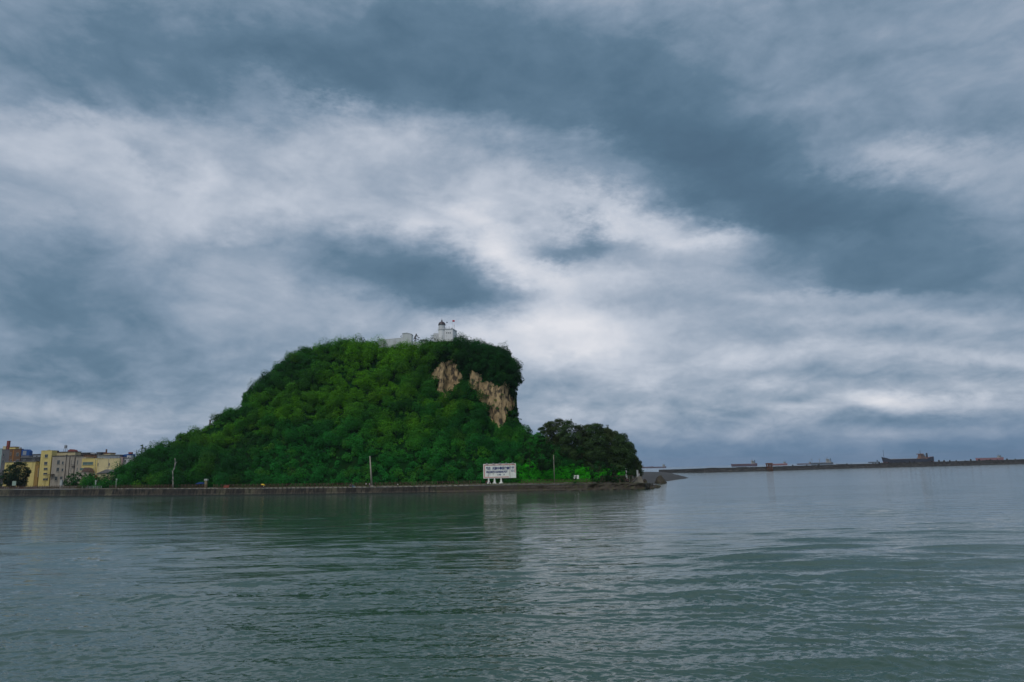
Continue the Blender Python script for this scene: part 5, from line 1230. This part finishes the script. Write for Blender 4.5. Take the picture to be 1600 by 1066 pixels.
def person(loc, rz, label, shirt, trousers, pose='stand', hat=None, arm=None, hair=True):
    root = empty('person', loc, label, 'person', None, rz)
    V_ = Vector
    hipz = .90 if pose == 'stand' else .48
    pel = V_((0, 0, hipz)); lean = -.05 if pose == 'stand' else -.14           # facing -Y
    chest = pel + V_((0, lean, .34)); neck = chest + V_((0, lean * .4, .20)); head = neck + V_((0, -.02, .14)); crown = head + V_((0, -.01, .11))
    v = [pel, pel.lerp(chest, .5), chest, neck, head, crown]; e = [(0, 1), (1, 2), (2, 3), (3, 4), (4, 5)]
    r = [(.15, .11), (.13, .10), (.165, .11), (.06, .06), (.092, .10), (.065, .075)]
    arms = {}; legs = {}
    for s in (-1, 1):
        sh = chest + V_((s * .17, 0, .10))
        if arm == 'up' and s == 1: el_ = sh + V_((s * .08, -.14, -.18)); wr = el_ + V_((-.03 * s, -.12, .20))
        elif pose == 'sit': el_ = sh + V_((s * .06, -.06, -.26)); wr = el_ + V_((-s * .06, -.22, -.02))
        elif pose == 'lean': el_ = sh + V_((s * .06, -.14, -.22)); wr = el_ + V_((-s * .02, -.2, -.08))
        else: el_ = sh + V_((s * .07, .02, -.28)); wr = el_ + V_((s * .02, -.08, -.24))
        b_ = len(v); v += [sh, el_, wr]; r += [.055, .042, .03]; e += [(2, b_), (b_, b_+1), (b_+1, b_+2)]; arms[s] = (sh, el_, wr)
        d_ = (wr - el_).normalized(); sd_ = V_((0, 1, 0)).cross(d_).normalized() if abs(d_.y) < .9 else V_((1, 0, 0)); bnd = V_((0, -.012, 0))
        palm = wr + d_ * .06; v.append(palm); r.append((.036, .018)); e.append((b_+2, b_+3))
        for f in range(4):
            off = sd_ * (-.027 + .018 * f); ln = (.062, .072, .068, .052)[f]; c_ = len(v)
            v += [palm + off + d_ * .03, palm + off * 1.1 + d_ * (.03 + ln * .55) + bnd, palm + off * 1.1 + d_ * (.03 + ln) + bnd * 2.2]; r += [.009, .008, .0065]; e += [(b_+3, c_), (c_, c_+1), (c_+1, c_+2)]
        c_ = len(v); v += [palm - sd_ * s * .035 - d_ * .02, palm - sd_ * s * .055 + d_ * .02 + bnd]; r += [.010, .008]; e += [(b_+3, c_), (c_, c_+1)]
        hp = pel + V_((s * .09, 0, -.03))
        if pose == 'sit': kn = hp + V_((s * .05, -.42, .04)); an = kn + V_((0, -.02, -.42))
        else: kn = hp + V_((s * .02, -.02 + .03 * s, -.42)); an = V_((s * .12, .02 + .05 * s, .07))
        ft = an + V_((s * .02, -.17, -.035))
        b_ = len(v); v += [hp, kn, an, ft]; r += [.082, .056, .038, (.04, .025)]; e += [(0, b_), (b_, b_+1), (b_+1, b_+2), (b_+2, b_+3)]; legs[s] = (hp, kn, an, ft)
    nb_ = len(v); v += [head + V_((0, -.105, -.01))]; r += [.016]; e += [(4, nb_)]          # nose
    for s in (-1, 1): v.append(head + V_((s * .095, .01, 0))); r.append(.018); e.append((4, len(v) - 1))   # ears
    skin_mesh('body', v, e, r, M_skin, root)
    sv = [pel + V_((0, 0, .02)), chest, neck - V_((0, 0, .05))]; se = [(0, 1), (1, 2)]; sr = [(.175, .135), (.19, .135), (.09, .085)]
    for s in (-1, 1):
        b_ = len(sv); sh, el_, wr = arms[s]; sv += [sh, sh.lerp(el_, .8)]; sr += [.075, .065]; se += [(1, b_), (b_, b_+1)]
    skin_mesh('shirt', sv, se, sr, cm(shirt), root)
    tv = [pel]; te_ = []; tr_ = [(.17, .13)]
    for s in (-1, 1):
        hp, kn, an, ft = legs[s]; b_ = len(tv); tv += [hp, kn, an + V_((0, 0, .04))]; tr_ += [.10, .075, .06]; te_ += [(0, b_), (b_, b_+1), (b_+1, b_+2)]
    skin_mesh('trousers', tv, te_, tr_, cm(trousers), root)
    for s in (-1, 1):
        an, ft = legs[s][2:]; skin_mesh('shoe', [an - V_((0, 0, .01)), ft], [(0, 1)], [.05, (.045, .035)], M_dark, root)
        MB().lathe(head + V_((s * .035, -.096, .02)), [(.012, -.008), (.012, .008)], 6).build('eye', M_dark, root)
    MB().box(-.03, .03, -.104, -.09, -.006, .006).build('mouth', cm((.25, .08, .07)), root).location = head + V_((0, .0, -.06))
    cap_ = MB().lathe((0, 0, 0), [(.112, -.02), (.118, .03), (.10, .09), (.05, .13), (.01, .14)], 12).build('hat' if hat else 'hair', cm(hat) if hat else M_hair, root, smooth=True); cap_.location = head + V_((0, .022, .02))
    return root, head
WHT = (.62, .60, .58); NVY = (.02, .025, .06); BLK = (.012, .012, .015)
def pp(px, off, *a, **k): return person(tuple(spot(px, off)), a[0], *a[1:], **k)
pp(572, 3.0, .3, 'person in a white shirt walking left of the bare concrete pole', WHT, (.06, .05, .05))
pp(577.6, 2.6, -.4, 'person in a pinkish white top right beside the bare concrete pole', (.50, .42, .45), (.10, .07, .12))
pp(621, 3.0, .8, 'person in a white shirt leaning at the railing halfway to the sign', WHT, (.06, .055, .05), pose='lean')
pp(760.2, 3.0, 0, 'person in a dark red top standing under the left end of the sign', (.16, .03, .03), NVY)
pp(764.6, 2.6, .2, 'person with a white hat and white top below the harbour sign', WHT, NVY, hat=WHT)
pp(979, 4, .2, 'person in a dark purple jacket standing near the quay tip', (.06, .03, .06), BLK)
pp(981.6, 3.6, -.3, 'person in a black jacket with a white cap near the quay tip', BLK, (.05, .03, .05), hat=WHT)
b = spot(1001, 4)
person((b[0] + .6, b[1], b[2] + at(1002, 744.5, b[1])[2] - b[2] + .02), .2, 'person in a black top and white trousers standing on the concrete block', BLK, (.6, .6, .6))
for k, (px, c_, lab) in enumerate([(1304.3, (.10, .04, .04), 'left one of two anglers standing on the breakwater'), (1308.6, NVY, 'right one of two anglers standing on the breakwater')]):
    p = bw(px, 2.5); o, _ = person((p[0], p[1], p[2]), .2, lab, c_, BLK)
# seated people
M_wood = mat('stool_wood', (.13, .08, .05))
def stool(px, off, label):
    b = spot(px, off); root = empty('stool', (b[0], b[1] + .02, b[2]), label, 'stool')
    MB().box(-.2, .2, -.16, .18, .37, .42).build('seat', M_wood, root, bevel=.01)
    for sx_ in (-.16, .16):
        for sy_ in (-.12, .14): MB().bar((sx_, sy_, 0), (sx_, sy_, .369), .02).build('leg', M_wood, root)
    return b
b = stool(409, 2.2, 'small stool under the person with the yellow umbrella')
_, hd = person(tuple(b), .1, 'person in navy and red sitting under a yellow umbrella', NVY, (.22, .03, .04), pose='sit', arm='up')
root = empty('umbrella', (b[0] + .35, b[1] - .3, b[2] + .9), 'bright yellow umbrella with a navy panel held over a seated person', 'umbrella')
M_yum = mat('yellow_cloth', (.75, .48, .03), var=.06); M_num = mat('navy_cloth', (.02, .03, .09))
um = Matrix.Rotation(R(18), 4, 'Y')
V_u = []; F_u = []; MI_ = []; nr = 8; R_u = 1.05
for j_ in range(5):
    for i_ in range(16):
        a_ = 2 * math.pi * i_ / 16; rr_ = R_u * j_ / 4 * (1 if i_ % 2 == 0 else .95); V_u.append(tuple(um @ Vector((rr_ * math.cos(a_), rr_ * math.sin(a_), .95 - .42 * (j_ / 4) ** 2))))
for j_ in range(4):
    for i_ in range(16):
        F_u.append((j_*16+i_, j_*16+(i_+1) % 16, (j_+1)*16+(i_+1) % 16, (j_+1)*16+i_)); MI_.append(1 if 6 <= i_ <= 9 else 0)
o = mesh_np('canopy', V_u, F_u, mats=[M_yum, M_num], midx=MI_, parent=root); o.modifiers.new('thickness', 'SOLIDIFY').thickness = .012
MB().bar(um @ Vector((0, 0, -.1)), um @ Vector((0, 0, 1.05)), .015, 6).build('shaft', M_dark, root)
for k in range(8):
    a_ = math.pi / 4 * k; MB().bar(um @ Vector((0, 0, .92)), um @ Vector((.98 * math.cos(a_), .98 * math.sin(a_), .55)), .006).build('rib', M_dark, root)
b = stool(412, 2.0, 'stool of the person in white beside the yellow umbrella'); person(tuple(b), -.2, 'person in a white top sitting beneath the right side of the yellow umbrella', WHT, BLK, pose='sit')
b = stool(547, 1.6, 'stool of the person in purple on the quay edge'); person(tuple(b), .4, 'person in a purple top and cap sitting on the quay edge', (.10, .04, .16), NVY, pose='sit', hat=WHT)
b = stool(551, 1.5, 'stool of the person in blue on the quay edge'); person(tuple(b), .1, 'person in a blue jacket sitting beside the one in purple', (.03, .06, .22), (.03, .14, .25), pose='sit')
b = spot(553.5, 1.2)
root = empty('cool_box', b, 'turquoise cool box on the quay edge beside the seated people', 'cool box')
MB().box(-.4, .4, -.25, .25, 0, .38).build('body', cm((.03, .16, .25)), root, bevel=.03); MB().box(-.42, .42, -.27, .27, .385, .46).build('lid', cm((.5, .5, .5)), root, bevel=.02)
pp(3, 6, .3, 'person in a pale shirt standing behind the railing at the left edge', (.45, .4, .42), NVY)
pp(54.5, 5, .3, 'person in a pink top standing by the parked scooters', (.35, .14, .16), (.10, .05, .14))
pp(57.5, 5.4, -.3, 'person in a lilac top standing by the parked scooters', (.22, .15, .35), NVY)

# ------------------------------------------------------------------ scooters behind the railing
def scooter(px, off, colr, label, rz=0):
    b = spot(px, off); root = empty('parked_scooter', b, label, 'scooter', 'scooters parked behind the railing', rz); bm_ = cm(colr)
    for x_ in (-.62, .62):
        w2 = MB(); n2 = 14
        vs = [(x_ + r_ * math.cos(2*math.pi*i/n2), y_, .24 + r_ * math.sin(2*math.pi*i/n2)) for (r_, y_) in ((.13, -.05), (.24, -.05), (.24, .05), (.13, .05)) for i in range(n2)]
        w2.add(vs, [(j_*n2+i, j_*n2+(i+1) % n2, ((j_+1) % 4)*n2+(i+1) % n2, ((j_+1) % 4)*n2+i) for j_ in range(4) for i in range(n2)]); wo_ = w2.build('wheel', M_dark, root, smooth=False)
        MB().bar((x_, -.04, .24), (x_, .04, .24), .129, 12).build('rim', M_tank, wo_)
    MB().prism([(-.85, .45), (-.2, .32), (.25, .25), (.42, .3), (.55, .85), (.45, .98), (.3, .4), (-.1, .42), (-.15, .66), (-.8, .68)], -.14, .14).build('body', bm_, root, bevel=.02)
    MB().box(-.75, -.12, -.13, .13, .681, .78).build('seat', M_dark, root, bevel=.03)
    MB().bar((.46, -.3, 1.02), (.46, .3, 1.02), .02, 6).bar((.46, 0, .9), (.46, 0, 1.02), .03, 6).build('handlebar', M_dark, root)
    MB().bar((.55, 0, .88), (.62, 0, .87), .07, 10).build('headlight', M_white, root)
    MB().box(-.95, -.7, -.12, .12, .35, .5).build('mudguard', bm_, root)
SC = [(8, 4.9, (.6, .6, .62), 'white scooter nearest the left edge, behind the railing'), (12, 5.2, (.5, .5, .55), 'second white scooter, just right of the leftmost one'), (26, 5.0, (.35, .36, .40), 'silver scooter right of the pale green notice board'),
      (33, 5.2, (.3, .05, .05), 'red scooter between the silver ones'), (40, 5.0, (.4, .4, .42), 'pale grey scooter left of the people in pink and lilac'), (50, 5.0, (.25, .10, .25), 'purple scooter beside the person in pink'),
      (63, 5.0, (.55, .55, .58), 'white scooter right of the people in pink and lilac'), (69, 5.2, (.45, .45, .5), 'whitish scooter farthest right in the row')]
for k, (px, of, c_, lab) in enumerate(SC): scooter(px, of, c_, lab, rz=(.5, -.4, .3, .9, -.2, .6, .2, 1.0)[k])
# ------------------------------------------------------------------ haze over the sea
def haze():
    o = MB().box(-6500, 6500, -400, 9000, -2.5, 92).build('haze', [])
    m = bpy.data.materials.new('haze'); m.use_nodes = True; t = m.node_tree; t.nodes.clear()
    v = t.nodes.new('ShaderNodeVolumePrincipled'); v.inputs['Color'].default_value = (.75, .85, 1, 1); v.inputs['Density'].default_value = 5e-5; v.inputs['Anisotropy'].default_value = .2
    u = t.nodes.new('ShaderNodeOutputMaterial'); t.links.new(v.outputs[0], u.inputs['Volume']); o.data.materials.clear(); o.data.materials.append(m)
    o['kind'] = 'stuff'
haze()
